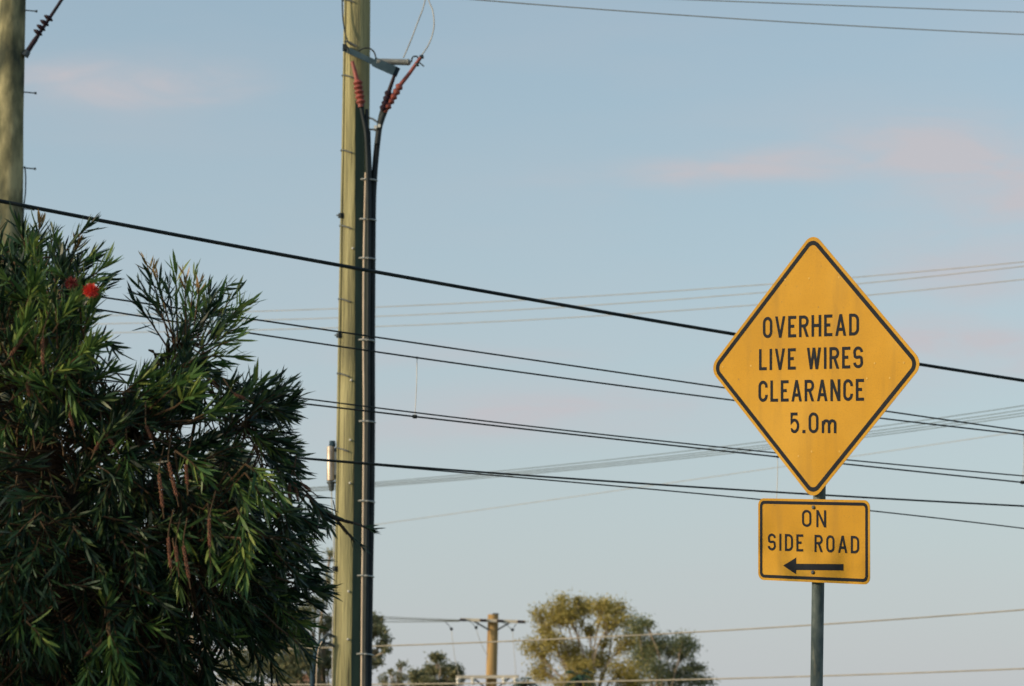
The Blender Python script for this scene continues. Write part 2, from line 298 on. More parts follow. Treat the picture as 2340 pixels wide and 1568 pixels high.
# stroke alphabet: centre lines in a unit box
def arc(cx, cy, rx, ry, a0, a1, n=9): return [(cx + rx * math.cos(R(a0 + (a1 - a0) * i / n)), cy + ry * math.sin(R(a0 + (a1 - a0) * i / n))) for i in range(n + 1)]
OV = arc(.5, .74, .5, .26, 0, 180) + arc(.5, .26, .5, .26, 180, 360)
GL = {
 'O': (.56, [('c', OV)]), '0': (.60, [('c', OV)]),
 'V': (.60, [('d', [(0, 1), (.5, 0)]), ('d', [(.5, 0), (1, 1)])]),
 'E': (.47, [('o', [(1, 1), (0, 1), (0, 0), (1, 0)]), ('o', [(.16, .52), (.86, .52)])]),
 'R': (.56, [('o', [(0, 0), (0, 1)] + arc(.56, .76, .44, .24, 90, -90) + [(.16, .52)]), ('d', [(.52, .50), (1, 0)])]),
 'H': (.56, [('o', [(0, 0), (0, 1)]), ('o', [(1, 0), (1, 1)]), ('o', [(.12, .52), (.88, .52)])]),
 'A': (.62, [('d', [(0, 0), (.5, 1)]), ('d', [(.5, 1), (1, 0)]), ('o', [(.22, .27), (.78, .27)])]),
 'D': (.56, [('c', [(0, 0), (0, 1)] + arc(.45, .72, .55, .28, 90, 0) + arc(.45, .28, .55, .28, 0, -90))]),
 'L': (.46, [('o', [(0, 1), (0, 0), (1, 0)])]),
 'I': (.155, [('o', [(.5, 0), (.5, 1)])]),
 'W': (.82, [('d', [(0, 1), (.25, 0)]), ('d', [(.25, 0), (.5, 1)]), ('d', [(.5, 1), (.75, 0)]), ('d', [(.75, 0), (1, 1)])]),
 'S': (.56, [('o', [(1, .78)] + arc(.5, .77, .5, .23, 15, 200, 12) + arc(.38, .62, .36, .12, 205, 262, 4) + arc(.62, .40, .36, .12, 82, 25, 4) + arc(.5, .23, .5, .23, 20, -165, 12) + [(0, .22)])]),
 'C': (.56, [('o', [(1, .70)] + arc(.5, .74, .5, .26, 0, 180) + arc(.5, .26, .5, .26, 180, 360) + [(1, .30)])]),
 'N': (.58, [('o', [(0, 0), (0, 1)]), ('d', [(0, 1), (1, 0)]), ('o', [(1, 0), (1, 1)])]),
 '5': (.58, [('o', [(.92, 1), (.10, 1), (.06, .52)] + arc(.48, .33, .52, .33, 130, -140, 16) + [(0, .11)])]),
 '.': (.17, [('o', [(.5, -.085), (.5, .10)])]),
 'm': (.88, [('o', [(0, 0), (0, .60)]), ('o', [(.06, .42)] + arc(.27, .44, .23, .17, 130, 0, 8) + [(.5, 0)]), ('o', [(.53, .42)] + arc(.77, .44, .23, .17, 140, 0, 8) + [(1, 0)])]),
}
def stroke(b, pts, closed, t, yoff):
    P = [Vector(p) for p in pts]; q = [P[0]]
    for p in P[1:]:
        if (p - q[-1]).length > 1e-5: q.append(p)
    if closed and (q[0] - q[-1]).length < 1e-5: q.pop()
    P = q; k = len(P); Lp = []; Rp = []
    for i in range(k):
        d1 = (P[i] - P[i - 1]) if (i > 0 or closed) else (P[1] - P[0]); d2 = (P[(i + 1) % k] - P[i]) if (i < k - 1 or closed) else (P[-1] - P[-2])
        d1.normalize(); d2.normalize(); n1 = Vector((-d1.y, d1.x)); n2 = Vector((-d2.y, d2.x)); m = n1 + n2
        m = m / max(1 + n1.dot(n2), 0.28)
        if m.length > 1.9: m = m.normalized() * 1.9
        Lp.append(P[i] + m * t / 2); Rp.append(P[i] - m * t / 2)
    vs = [(p.x, yoff, p.y) for p in Lp] + [(p.x, yoff, p.y) for p in Rp]
    fs = [(i, (i + 1) % k, (i + 1) % k + k, i + k)[::-1] for i in range(k if closed else k - 1)]
    b.add(vs, fs)
def text_line(holder, C, txt, xl, xr, ytl, ybl, ytr, ybr, tk=0.145, gap=0.19, space=0.52, track=None):
    u0, vt0 = plate_local(C, xl, ytl); _, vb0 = plate_local(C, xl, ybl); u1, vt1 = plate_local(C, xr, ytr); _, vb1 = plate_local(C, xr, ybr)
    h = ((vt0 - vb0) + (vt1 - vb1)) / 2; v0 = (vb0 + vb1) / 2; W = (u1 - u0) / h
    nat = sum(GL[c][0] for c in txt if c != ' '); gaps = sum((space if (c == ' ') else gap) for c in txt[:-1] if c == ' ') + gap * (len(txt.replace(' ', '')) - 1 - txt.count(' '))
    sx = W / (nat + gaps); x = u0; t = tk * h
    for i, c in enumerate(txt):
        if c == ' ': continue
        wd = GL[c][0] * h * sx; b = MB()
        for j, (kind, pts) in enumerate(GL[c][1]):
            if kind == 'd':
                (xa, ya), (xb, yb) = [(px * (wd - t) + t / 2, (0 if py == 0 else h if py == 1 else py * (h - t) + t / 2)) for px, py in pts]
                wx = t / 2 * math.hypot(xb - xa, yb - ya) / abs(yb - ya) * .96; y_ = -0.0024 - 0.0004 * j
                if ya > yb: xa, ya, xb, yb = xb, yb, xa, ya
                b.add([(xa - wx, y_, ya), (xa + wx, y_, ya), (xb + wx, y_, yb), (xb - wx, y_, yb)], [(0, 1, 2, 3)]); continue
            if kind == 'o' and len(pts) > 1 and c not in '.SC5':
                e_ = .5 * t / (h - t)
                def ext(p, q): return (p[0], p[1] + math.copysign(e_, p[1] - q[1])) if abs(p[0] - q[0]) < 1e-6 and p[1] in (0, 1) else p
                pts = [ext(pts[0], pts[1])] + list(pts[1:-1]) + [ext(pts[-1], pts[-2])]
                e2 = .5 * t / (wd - t) if wd > t * 1.05 else 0
                def exh(p, q): return (p[0] + e2, p[1]) if abs(p[1] - q[1]) < 1e-6 and p[0] == 1 else p
                pts = [exh(pts[0], pts[1])] + list(pts[1:-1]) + [exh(pts[-1], pts[-2])]
            stroke(b, [(px * (wd - t) + t / 2, py * (h - t) + t / 2) for px, py in pts], kind == 'c', t * (1.25 if c == '.' else 1), -0.0024 - 0.0004 * j)
        o = b.build('letter', 'ink', holder, smooth=False, world=False); o.location = (x, 0, v0)
        nxt = txt[i + 1] if i + 1 < len(txt) else ''
        x += wd + (space if nxt == ' ' else gap) * h * sx
def z6(x, y): return 1599.6 + x * .29147, 514.2 + y * .29147
def z7(x, y): return 1599.6 + x * .41724, 914.1 + y * .41724
def line6(txt, xl, xr, a, b_, c, d, **k): text_line(dia, DC, txt, z6(xl, 0)[0], z6(xr, 0)[0], z6(0, a)[1], z6(0, b_)[1], z6(0, c)[1], z6(0, d)[1], **k)
def line7(hold, C, txt, xl, xr, a, b_, c, d, **k): text_line(hold, C, txt, z7(xl, 0)[0], z7(xr, 0)[0], z7(0, a)[1], z7(0, b_)[1], z7(0, c)[1], z7(0, d)[1], **k)
line6('OVERHEAD', 495, 1248, 718, 888, 697, 866, gap=.17)
line6('LIVE WIRES', 465, 1280, 975, 1143, 950, 1120, gap=.17, space=.66)
line6('CLEARANCE', 460, 1287, 1222, 1393, 1205, 1373, gap=.17)
line7(dia, DC, '5.0m', 493, 748, 70, 185, 66, 179, gap=.20)
line7(low, LC, 'ON', 560, 692, 600, 695, 605, 698, gap=.30)
line7(low, LC, 'SIDE ROAD', 373, 873, 735, 827, 741, 838, gap=.24, space=.78)
ar = [plate_local(LC, *z7(*p)) for p in ((457, 907), (528, 955), (528, 931), (787, 934), (787, 899), (528, 897), (528, 863))]
b = MB(); b.add([(u, -0.0024, v) for u, v in ar], [(0, 1, 2, 5, 6), (2, 3, 4, 5)]); b.build('arrow', 'ink', low, smooth=False, world=False)
def stud(holder, C, px, py, r, m, name, hgt=0.004):
    u, v = plate_local(C, px, py); b = MB(); b.lathe((u, -0.0012, v), (u, -0.0012 - hgt, v), [(0, r), (0.6, r), (1, r * 0.55)], 10); b.build(name, m, holder, world=False)
for p in ((670, 430), (857, 420), (1090, 412), (182, 1112), (400, 1105), (1370, 1085), (1600, 1080), (1310, 1205), (1490, 1200)): stud(dia, DC, *z6(*p), 0.0055, 'rivet', 'rivet', 0.0012)
for p in ((465, 283), (540, 308), (612, 283), (765, 283)): stud(dia, DC, *z7(*p), 0.0055, 'rivet', 'rivet', 0.0012)
for p in ((624, 588), (621, 944)): stud(low, LC, *z7(*p), 0.0095, 'darksteel', 'bolt_head', 0.009)
for C, vs, hw in ((DC, (0.26, -0.06, -0.36), 0.30), (LC, (0.13, -0.12), 0.26)):
    for v in vs:
        b = MB(); wd = min(hw, (H - abs(v)) * 0.8) if C is DC else hw
        b.box((0, 0.012, v), wd, 0.0105, 0.018); b.build('mounting_rail', 'steel', dia if C is DC else low, smooth=False, world=False)
        c = post_at((C + PW @ Vector((0, 0, v))).z); q = C + PW @ Vector((0, 0.02, v)); b = MB(); b.bar(q, c, 0.016, 0.014); b.build('clamp', 'steel', sign)

# ------------------------------------------------------------------ utility pole with cable terminations (middle)
PY = 29.0; S = 1 / ppm(PY)
axA = at(816.0, 0, PY); axB = at(797.5, 1568, PY)
def axis(z): t = (z - axB.z) / (axA.z - axB.z); return axB.lerp(axA, t)
rA = 30.6 * S; rB = 37.0 * S
def prad(z): return rB + (rA - rB) * (z - axB.z) / (axA.z - axB.z)
pole = empty('utility_pole', axis(0)); tag(pole, 'tall greenish timber pole with black cables, red insulators and a metal canister', 'utility pole')
b = MB(); zs = np.linspace(-0.5, 13.0, 60); n = 40; vs = []; fs = []
for i, z in enumerate(zs):
    c = axis(z); r = prad(z)
    for j in range(n):
        a = 2 * math.pi * j / n; q = r * (1 + 0.010 * math.sin(3 * a + z * .7) + 0.006 * math.sin(5 * a - z * 1.3)); vs.append((c.x + q * math.cos(a), c.y + q * math.sin(a), z))
fs = [(i * n + j, i * n + (j + 1) % n, (i + 1) * n + (j + 1) % n, (i + 1) * n + j) for i in range(len(zs) - 1) for j in range(n)] + [tuple((len(zs) - 1) * n + j for j in range(n))]
b.add(vs, fs); b.build('pole_shaft', 'timber', pole)
def fr(x, y, d=0.0): return at(x, y, PY - d)        # a point on or in front of the pole
def zof(y): return at(800, y, PY).z
# thin capping strip on the left face
pts = []
for y in np.linspace(-60, 1720, 24):
    z = zof(y); c = axis(z); r = prad(z); a = R(180 + 34); pts.append((c.x + (r + .004) * math.cos(a), c.y + (r + .004) * math.sin(a), z))
b = MB(); b.tube(pts, 0.013, 8); b.build('earth_wire_cover', 'timber', pole)
for y, dx in ((497, 0), (770, 0), (1302, 0)):
    z = zof(y); c = axis(z); r = prad(z); a = R(180 + 34); u = Vector((math.cos(a), math.sin(a), 0))
    q = Vector((c.x, c.y, z)) + u * (r + 0.012); b = MB(); b.box(q, 0.022, 0.026, 0.024, u, u.cross(Vector((0, 0, 1)))); o = b.build('cable_clip', 'black', pole, smooth=False)
    b = MB(); b.tube([q, q + Vector((-0.05, -0.01, 0))], 0.008, 8); b.build('clip_bolt', 'steel', o)
# dark curved straps hugging the left front of the pole
for k, y in enumerate((5, 177, 348, 520, 687, 857, 1027)):
    pts = []
    for q, (a, dy) in enumerate(((188, -2), (200, -1.5), (214, 0), (228, 2), (242, 5), (254, 8), (262, 10))):
        z = zof(y + dy); c = axis(z); r = prad(z) + (.010 if q else .0); pts.append((c.x + r * math.cos(R(a)), c.y + r * math.sin(R(a)), z))
    b = MB(); b.tube(smooth_path(pts, 3), 0.0085, 7); b.build('curved_strap', 'darksteel', pole)
b = MB(); g = [(fr(821.5, y, .0) + Vector((0, -.165, 0)), 0) for y in ()]
gp = [(822, 232), (821.5, 460), (821.3, 700), (821.5, 900), (819, 1100), (816, 1300), (813.5, 1500), (811, 1800)]
for (x0, y0), (x1, y1) in zip(gp[:-1], gp[1:]): b.bar(fr(x0, y0, .150), fr(x1, y1, .150), .045, .042, up=(0, -1, 0))
b.build('shaded_guard_strip', 'guard_shade', pole, smooth=False)  # guessed strip; its dark colour stands in for the pole's shaded side
for k, y in enumerate((875, 1109, 1355, 1464, 575, 1011)):
    z = zof(y); c = axis(z); r = prad(z); a = R(270 - 2); u = Vector((math.cos(a), math.sin(a), 0)); q = Vector((c.x, c.y, z)) + u * (r - 0.005)
    b = MB(); b.lathe(q, q + u * 0.03, [(0, .012), (.8, .012), (1, .006)], 8); b.build('coach_screw', 'white', pole)
# conduit, cable bundle and saddles down the right face
def run(pp, d, rad, name, m, n=10, per=6):
    pts = smooth_path([fr(x, y, d) for x, y in pp], per); b = MB(); b.tube(pts, rad, n); return b.build(name, m, pole)
run([(836, 395), (833.5, 500), (831.5, 610), (831, 800), (832, 960), (830.5, 1150), (828.5, 1320), (827, 1500), (826, 1720)], 0.235, 0.0125, 'conduit', 'conduit')
run([(841, 300), (842, 340), (843.5, 380), (844, 460), (842.5, 600), (841, 800), (841, 960), (839, 1150), (838, 1320), (836, 1500), (835, 1720)], 0.19, 0.028, 'cable', 'black')
run([(866, 295), (861, 340), (856.5, 390), (853, 460), (851.5, 600), (850.5, 800), (850.5, 960), (849, 1150), (846, 1320), (843.5, 1500), (842, 1720)], 0.16, 0.032, 'cable', 'black')
run([(838, 250), (838.5, 290), (840, 340), (842, 420), (842, 600), (841, 800), (841, 960), (839, 1150), (837, 1320), (835, 1500), (834, 1720)], 0.255, 0.018, 'cable', 'black')
for y, x in ((409, 836), (500, 833.5), (589, 832), (776, 831), (962, 832), (1144, 830.5), (1315, 828.5), (1494, 827)):
    b = MB(); p = [fr(x - 11, y + .5, .215), fr(x - 4, y, .262), fr(x + 4, y + .5, .268), fr(x + 12, y + 1, .275), fr(x + 20, y + 2, .235), fr(x + 26, y + 4, .16)]
    b2 = smooth_path(p, 4); b.tube(b2, 0.0085, 6); b.build('saddle_clamp', 'steel', pole)
# bracket arm with grey tube and curved lead
b = MB(); A0 = fr(791, 113, .16); A1 = fr(860, 145, .30); A2 = fr(906, 164, .40)
b.bar(A0, A1, 0.028, 0.030); b.build('bracket_arm', 'bluesteel', pole, smooth=False)
b = MB(); b.bar(fr(858, 143, .30), A2, 0.045, 0.048); b.build('bracket_head', 'bluesteel', pole, smooth=False)
b = MB(); b.box(fr(788, 109, .18), .022, .03, .03); b.build('bracket_bolt', 'black', pole, smooth=False)
b = MB(); b.lathe(fr(861, 141, .34), fr(938, 142.5, .34), [(0, .018), (.02, .034)] + [(.05 + i * .04 + (.02 if j else 0), .036 if j else .030) for i in range(22) for j in (0, 1)] + [(.96, .034), (1, .02)], 16); b.build('surge_arrester', 'grey', pole)
b = MB(); b.tube([fr(932, 142, .34), fr(939, 144, .34)], .02, 10); b.build('terminal_cap', 'steel', pole)
b = MB(); b.tube(smooth_path([fr(817, 119, .2), fr(828, 112, .24), fr(842, 110, .26), (fr(853, 117, .28)), fr(858, 128, .3), fr(859, 140, .32)]), .008, 8); b.build('jumper_lead', 'black', pole)
b = MB(); b.tube(smooth_path([fr(783, -40, .16), fr(782, 0, .17), fr(784, 45, .18), fr(790, 80, .2), fr(797, 98, .22), fr(812, 107, .22)]), .0075, 8); b.build('jumper_lead', 'black', pole)
b = MB(); b.tube([fr(787, 94, .2), fr(800, 97, .22), fr(815, 106, .24)], .009, 8); b.tube([fr(788, 95, .2), fr(796, 118, .2)], .009, 8); b.build('link_rod', 'darksteel', pole)
# pale loops of bare wire above the bracket
b = MB(); b.tube(smooth_path([fr(922, 132, .34), fr(940, 90, .32), (fr(955, 50, .3)), fr(968, 15, .28), fr(978, -30, .26)]), .0065, 8); b.build('loop_wire', 'alu', pole)
b = MB(); b.tube(smooth_path([fr(961, 130, .36), fr(978, 105, .36), fr(988, 80, .36), fr(992, 55, .35), fr(989, 25, .33), fr(980, 2, .3), fr(972, -30, .26)]), .0065, 8); b.build('loop_wire', 'alu', pole)
def termination(pp, sheds, rs, rc, mname, shed_m=None, d=.3, rsh=.052):
    pts = smooth_path([fr(x, y, dd) for x, y, dd in pp]); k = len(pts)
    b = MB(); b.tube(pts, [rc * (.8 + .5 * i / k) for i in range(k)], 10); o = b.build('cable_termination', mname, pole)
    for i, (x, y, tx, ty, dd) in enumerate(sheds):
        c = fr(x, y, dd); q = fr(x + tx, y + ty, dd); u = (q - c).normalized(); b = MB()
        b.lathe(c - u * .028, c + u * .028, [(0, rc * 1.25), (.35, rsh * .92), (.5, rsh), (.62, rsh * .9), (1, rc * 1.2)], 14); b.build('shed', shed_m or mname, o)
    return o
termination([(805, 141, .26), (810, 160, .27), (815, 182, .28), (821, 215, .28), (825, 245, .28)],
            [(818, 190, 1.5, 10, .28), (819, 200.5, 1.5, 10, .28), (821, 211, 1.5, 10, .28), (822.5, 222, 1.5, 10, .28), (824.5, 233, 1.5, 10, .28)], 0, .024, 'red')
run([(825, 242), (830, 268), (836, 300), (839, 340), (841, 400), (842, 500)], .27, .022, 'cable', 'black')
termination([(902, 170, .4), (897, 185, .38), (889, 208, .36), (880, 235, .33), (874, 255, .3)],
            [(887, 214, -3.5, 10, .35), (883.5, 226, -3.5, 10, .34), (880, 237, -3.5, 10, .33), (876, 247, -3.5, 10, .32)], 0, .022, 'maroon', rsh=.042)
termination([(962, 131, .36), (951, 146, .36), (934, 170, .36), (915, 194, .36), (900, 217, .34), (886, 243, .32), (879, 256, .3)],
            [(912, 199, -7, 10, .36), (906, 210, -7, 10, .35), (899, 221, -7, 10, .34), (893, 231, -7, 10, .33), (886, 243, -6, 10, .32)], 0, .021, 'red', rsh=.044)
run([(880, 253), (873, 272), (867, 293), (862, 330)], .28, .030, 'cable', 'black'); run([(873, 255), (869, 270), (866, 290)], .26, .024, 'cable', 'black')
b = MB(); b.tube([fr(838, 268, .24), fr(852, 272, .27), fr(862, 279, .3)], .010, 8); b.build('cable_bracket', 'darksteel', pole)
b = MB(); b.tube([fr(842, 296, .24), fr(853, 296, .26), fr(862, 300, .3)], .010, 8); b.build('cable_bracket', 'darksteel', pole)
for x, y in ((858, 291), (866.5, 288)):
    b = MB(); b.box(fr(x, y, .32), .014, .014, .016); b.build('cable_tag', 'white', pole, smooth=False)
b = MB(); b.lathe(fr(966, 126, .36), fr(951, 150, .36), [(0, .012), (.2, .03), (.3, .012), (.8, .014), (.9, .03), (1, .02)], 12); b.build('lug', 'darksteel', pole)
b = MB(); b.tube(smooth_path([fr(940, 142, .36), fr(943, 131, .36), fr(952, 129, .36), fr(957, 136, .36)]), .008, 8); b.build('jumper_lead', 'black', pole)
b = MB(); b.tube([fr(957, 142, .36), fr(969, 152, .36)], .007, 8); b.build('cotter_rod', 'darksteel', pole)
# canister on the left side
CY = .05
b = MB(); b.lathe(fr(755.5, 1099, CY), fr(755.5, 1020, CY), [(0, .030), (.01, .040), (.97, .040), (1, .034)], 24); can = b.build('canister', 'canister', pole)
b = MB(); b.lathe(fr(759.5, 1021, CY), fr(759.5, 1008, CY), [(0, .032), (.5, .034), (.6, .03), (1, .03)], 16); b.build('canister_cap', 'bluesteel', can)
b = MB(); b.lathe(fr(757, 1101, CY), fr(757.5, 1122, CY), [(0, .048), (.15, .048), (.2, .036), (.6, .030), (1, .022)], 16); b.build('canister_base', 'darksteel', can)
b = MB(); b.bar(fr(767, 1024, CY), fr(767, 1098, CY), .02, .012, up=(0, 1, 0)); b.build('mounting_strap', 'steel', pole, smooth=False)
b = MB(); b.bar(fr(758, 1028, CY), fr(785, 1030, CY), .015, .02); b.bar(fr(758, 1090, CY), fr(780, 1090, CY), .015, .02); b.build('canister_bracket', 'darksteel', pole, smooth=False)
b = MB(); b.tube(smooth_path([fr(757.5, 1121, CY), fr(758.5, 1160, CY), fr(762, 1210, CY), fr(762.5, 1300, CY), fr(760, 1460, CY), fr(758, 1720, CY)]), .006, 8); b.build('earth_lead', 'steel', pole)
# hoop bracket and bent blue conduit low on the left
b = MB(); b.tube(smooth_path([fr(764, 1455, .1), fr(752, 1451, .14), fr(742, 1455, .16), (fr(737, 1465, .16)), fr(742, 1470, .14), fr(754, 1471, .12), fr(764, 1478, .1)]), .014, 8); b.build('hoop_bracket', 'darksteel', pole)
b = MB(); b.tube(smooth_path([fr(741, 1462, .18), fr(730, 1472, .18), fr(723, 1490, .18), fr(717, 1515, .18), fr(714, 1545, .18), fr(714, 1620, .18)]), .024, 12); b.build('bent_conduit', 'bluesteel', pole)
b = MB(); b.tube(smooth_path([fr(736, 1466, .22), fr(729, 1480, .22), fr(725, 1505, .22), fr(723, 1560, .22), fr(723, 1620, .22)]), .006, 8); b.build('earth_lead', 'conduit', pole)

# ------------------------------------------------------------------ mottled pole at the left edge
LY = 28.0; LS = 1 / ppm(LY)
lA = at(28.0, 0, LY); lB = at(17.5, 560, LY)
def laxis(z): return lB.lerp(lA, (z - lB.z) / (lA.z - lB.z))
def lrad(z): return (33 + (30.5 - 33) * (z - lB.z) / (lA.z - lB.z)) * LS
lp = empty('utility_pole', laxis(0)); tag(lp, 'mottled timber pole at left edge with step bolts and dark insulator', 'utility pole')
b = MB(); zs = np.linspace(-.5, 12.5, 100); vs = []
for i, z in enumerate(zs):
    c = laxis(z); r = lrad(z)
    for j in range(n):
        a = 2 * math.pi * j / n; q = r * (1 + .016 * math.sin(2 * a + z * 1.9) + .012 * math.sin(3 * a - z * 3.1) + .008 * math.sin(z * 7 + a)); vs.append((c.x + q * math.cos(a), c.y + q * math.sin(a), z))
b.add(vs, [(i * n + j, i * n + (j + 1) % n, (i + 1) * n + (j + 1) % n, (i + 1) * n + j) for i in range(len(zs) - 1) for j in range(n)] + [tuple((len(zs) - 1) * n + j for j in range(n))]); b.build('pole_shaft', 'timber_mottled', lp)
for x, y in ((84, 26), (82, 213), (80.5, 386), (77, 479)):
    q = at(x - 34, y - 3, LY); e = at(x, y, LY - .01); b = MB(); b.tube([q, e], .0065, 8); u = (e - q).normalized(); b.lathe(e - u * .012, e + u * .006, [(0, .013), (1, .013)], 8); b.build('step_bolt', 'darksteel', lp)
i0 = at(60, 122, LY - .05); i1 = at(150, -14, LY - .05)
b = MB(); b.tube([i0, i0.lerp(i1, .22), i0.lerp(i1, .32), i0.lerp(i1, 1.0), i0.lerp(i1, 1.8)], [0.0266, 0.0266, 0.0182, 0.0168, 0.0168], 12); ins = b.build('insulator', 'maroon', lp)
u = (i1 - i0).normalized()
for x, y in ((111, 41), (102, 52), (94, 63), (87, 74)):
    c = at(x, y, LY - .05); b = MB(); b.lathe(c - u * 0.0224, c + u * 0.0196, [(0, 0.0224), (.3, 0.0504), (.5, 0.0546), (.75, 0.0420), (1, 0.0210)], 16); b.build('shed', 'maroon', ins)
b = MB(); b.lathe(at(56, 128, LY - .05), at(64, 116, LY - .05), [(0, 0.0420), (.8, 0.0364), (1, 0.0280)], 12); b.build('insulator_clamp', 'darksteel', lp)
b = MB(); b.tube(smooth_path([at(56, 380, LY - 0.0280), at(58.5, 400, LY - 0.0280), at(58, 440, LY - 0.0280), at(54, 480, LY - 0.0280), at(52, 560, LY - 0.0280), at(50, 800, LY)]), .007, 8); b.build('cable', 'black', lp)

# ------------------------------------------------------------------ far pole with crossarms
FY = 84.0; FS = 1 / ppm(FY)
fA = at(1127.0, 1405, FY); fB = at(1122.5, 1568, FY)
def faxis(z): return fB.lerp(fA, (z - fB.z) / (fA.z - fB.z))
fp = empty('utility_pole', faxis(0)); tag(fp, 'distant brown timber pole with crossarms beside the golden gum tree', 'utility pole')
b = MB(); zs = np.linspace(-.5, fA.z, 14); b.tube([faxis(z) for z in zs], [(13.4 - 1.5 * (z / fA.z)) * FS for z in zs], 24); b.build('pole_shaft', 'timber_far', fp)
fx = lambda x, y, d=0: at(x, y, FY - d)
b = MB(); b.bar(fx(1052, 1416, .24), fx(1202, 1421.5, .24), .05, .042); b.build('crossarm', 'arm', fp, smooth=False)
b = MB(); b.bar(fx(1042, 1547.5, .24), fx(1186, 1546.5, .24), .05, .045); b.build('crossarm', 'arm', fp, smooth=False)
for (x, y) in ((1047, 1549), (1178, 1548), (1081, 1548), (1152, 1548)):
    b = MB(); b.lathe(fx(x, y + 17, .3), fx(x, y + 1, .3), [(0, .04), (.2, .07), (.5, .05), (.8, .08), (1, .05)], 10); b.build('insulator', 'white', fp)
for (x0, y0, x1, y1) in ((1083, 1550, 1118, 1580), (1165, 1549, 1128, 1580), (1082, 1419, 1118, 1440), (1168, 1421, 1136, 1440)):
    b = MB(); b.bar(fx(x0, y0, .2), fx(x1, y1, .2), .012, .025); b.build('brace', 'darksteel', fp, smooth=False)
for (x, y) in ((1058, 1417), (1104, 1418), (1143, 1419), (1190, 1421)):
    b = MB(); b.lathe(fx(x - 8, y - .5, .33), fx(x + 8, y + .5, .33), [(0, .02)] + [(.1 + i * .2 + dd, r_) for i in range(4) for dd, r_ in ((0, .03), (.08, .055), (.12, .03))] + [(1, .02)], 10); b.build('insulator', 'maroon', fp)
for x in (1129, 1136):
    b = MB(); b.lathe(fx(x, 1406, 0), fx(x, 1401, 0), [(0, .02), (.4, .05), (.7, .05), (1, .02)], 8); b.build('pin', 'darksteel', fp)
for (pp) in (((1018, 1421), (1024, 1428), (1031, 1436)), ((1072, 1419), (1081, 1426), (1088, 1433), (1094, 1425)), ((1140, 1420), (1156, 1426), (1170, 1438), (1180, 1425))):
    b = MB(); b.tube(smooth_path([fx(x, y, .35) for x, y in pp]), .010, 6); b.build('jumper_lead', 'black', fp)
for (x, y) in ((1031.6, 1437), (1088, 1434), (1171, 1439)):
    b = MB(); b.lathe(fx(x, y - 3, .35), fx(x, y + 4, .35), [(0, .02), (.3, .05), (.6, .05), (1, .02)], 8); b.build('dropper_clamp', 'black', fp)
for pp in (((1031.6, 1439), (1035, 1470), (1041, 1512), (1050, 1549)), ((1088, 1436), (1096, 1462), (1107, 1486), (1116, 1500)), ((1171, 1441), (1174, 1480), (1178, 1525), (1178, 1547))):
    b = MB(); b.tube(smooth_path([fx(x, y, .33) for x, y in pp]), .0085, 6); b.build('dropper_wire', 'alu', fp)

# ------------------------------------------------------------------ overhead wires
def wire(name, label, cat, pts, Y0, Y1, px, m, x0=-900, x1=3240, deg=2, group=None, sub=None):
    xs = np.array([p[0] for p in pts], float); ys = np.array([p[1] for p in pts], float)
    co = np.polyfit((xs - 1170) / 1000, ys, deg)
    def f(x):      # straight on past the measured part
        lo, hi = xs.min(), xs.max(); q = min(max(x, lo), hi); t = (q - 1170) / 1000
        return np.polyval(co, t) + np.polyval(np.polyder(co), t) * (x - q) / 1000
    P = []
    for x in np.linspace(x0, x1, 70):
        t = x / 2340; Y = 1 / ((1 - t) / Y0 + t / Y1); P.append(at(x, f(x), Y))
    Ym = 2 / (1 / Y0 + 1 / Y1); b = MB(); b.tube(P, px / 2 / ppm(Ym), 7); o = b.build(name, m); tag(o, label, cat, group)
    def pt(x):
        t = x / 2340; Y = 1 / ((1 - t) / Y0 + t / Y1); return at(x, f(x), Y)
    o_pt[name + label] = pt
    return o, pt
o_pt = {}
NEAR = 'dark cables crossing in front of the poles'
wA, fA_ = wire('overhead_cable', 'thickest black cable, running from the left pole to behind the diamond panel', 'cable', [(0, 461), (250, 506), (780, 605), (860, 622), (1200, 683), (1680, 765), (2097, 832), (2340, 869)], 17.0, 21.0, 8.6, 'black', group=NEAR)
wB, fB_ = wire('overhead_cable', 'upper of two thin black cables below the thickest cable', 'cable', [(250, 682), (560, 727), (780, 758), (860, 770), (1250, 829), (1650, 885), (2025, 940), (2340, 985)], 18.0, 22, 3.9, 'black', group=NEAR)
wC, fC_ = wire('overhead_cable', 'lower of two thin black cables below the thickest cable', 'cable', [(200, 703), (560, 758), (780, 794), (860, 805), (1250, 861), (1670, 911), (2015, 955), (2340, 995)], 18.2, 22.2, 3.9, 'black', group=NEAR)
wD, fD_ = wire('overhead_cable', 'upper of the close black pair crossing the pole above the canister', 'cable', [(500, 885), (680, 908), (860, 933), (1100, 962), (1740, 1030), (1930, 1051), (2340, 1088)], 18.0, 22, 3.4, 'black', group=NEAR)
wE, fE_ = wire('overhead_cable', 'lower of the close black pair crossing the pole above the canister', 'cable', [(500, 899), (680, 921), (860, 943), (1100, 970), (1775, 1041), (1930, 1062), (2340, 1103)], 18.1, 22.1, 3.9, 'black', group=NEAR)
wF, fF_ = wire('overhead_cable', 'black cable crossing the canister and passing between the two sign panels', 'cable', [(470, 1029), (685, 1046), (860, 1060), (1100, 1079), (1300, 1093), (1855, 1131), (2340, 1156)], 18.0, 22, 4.6, 'black', group=NEAR)
wG, fG_ = wire('overhead_cable', 'thin black cable that drops away to behind the arrow plate', 'cable', [(470, 1027), (685, 1050), (860, 1064), (1100, 1083), (1300, 1100), (1735, 1141), (1990, 1169), (2340, 1207)], 18.1, 22.1, 3.2, 'black', deg=3, group=NEAR)
FARW = 'pale thin conductors beyond the poles'
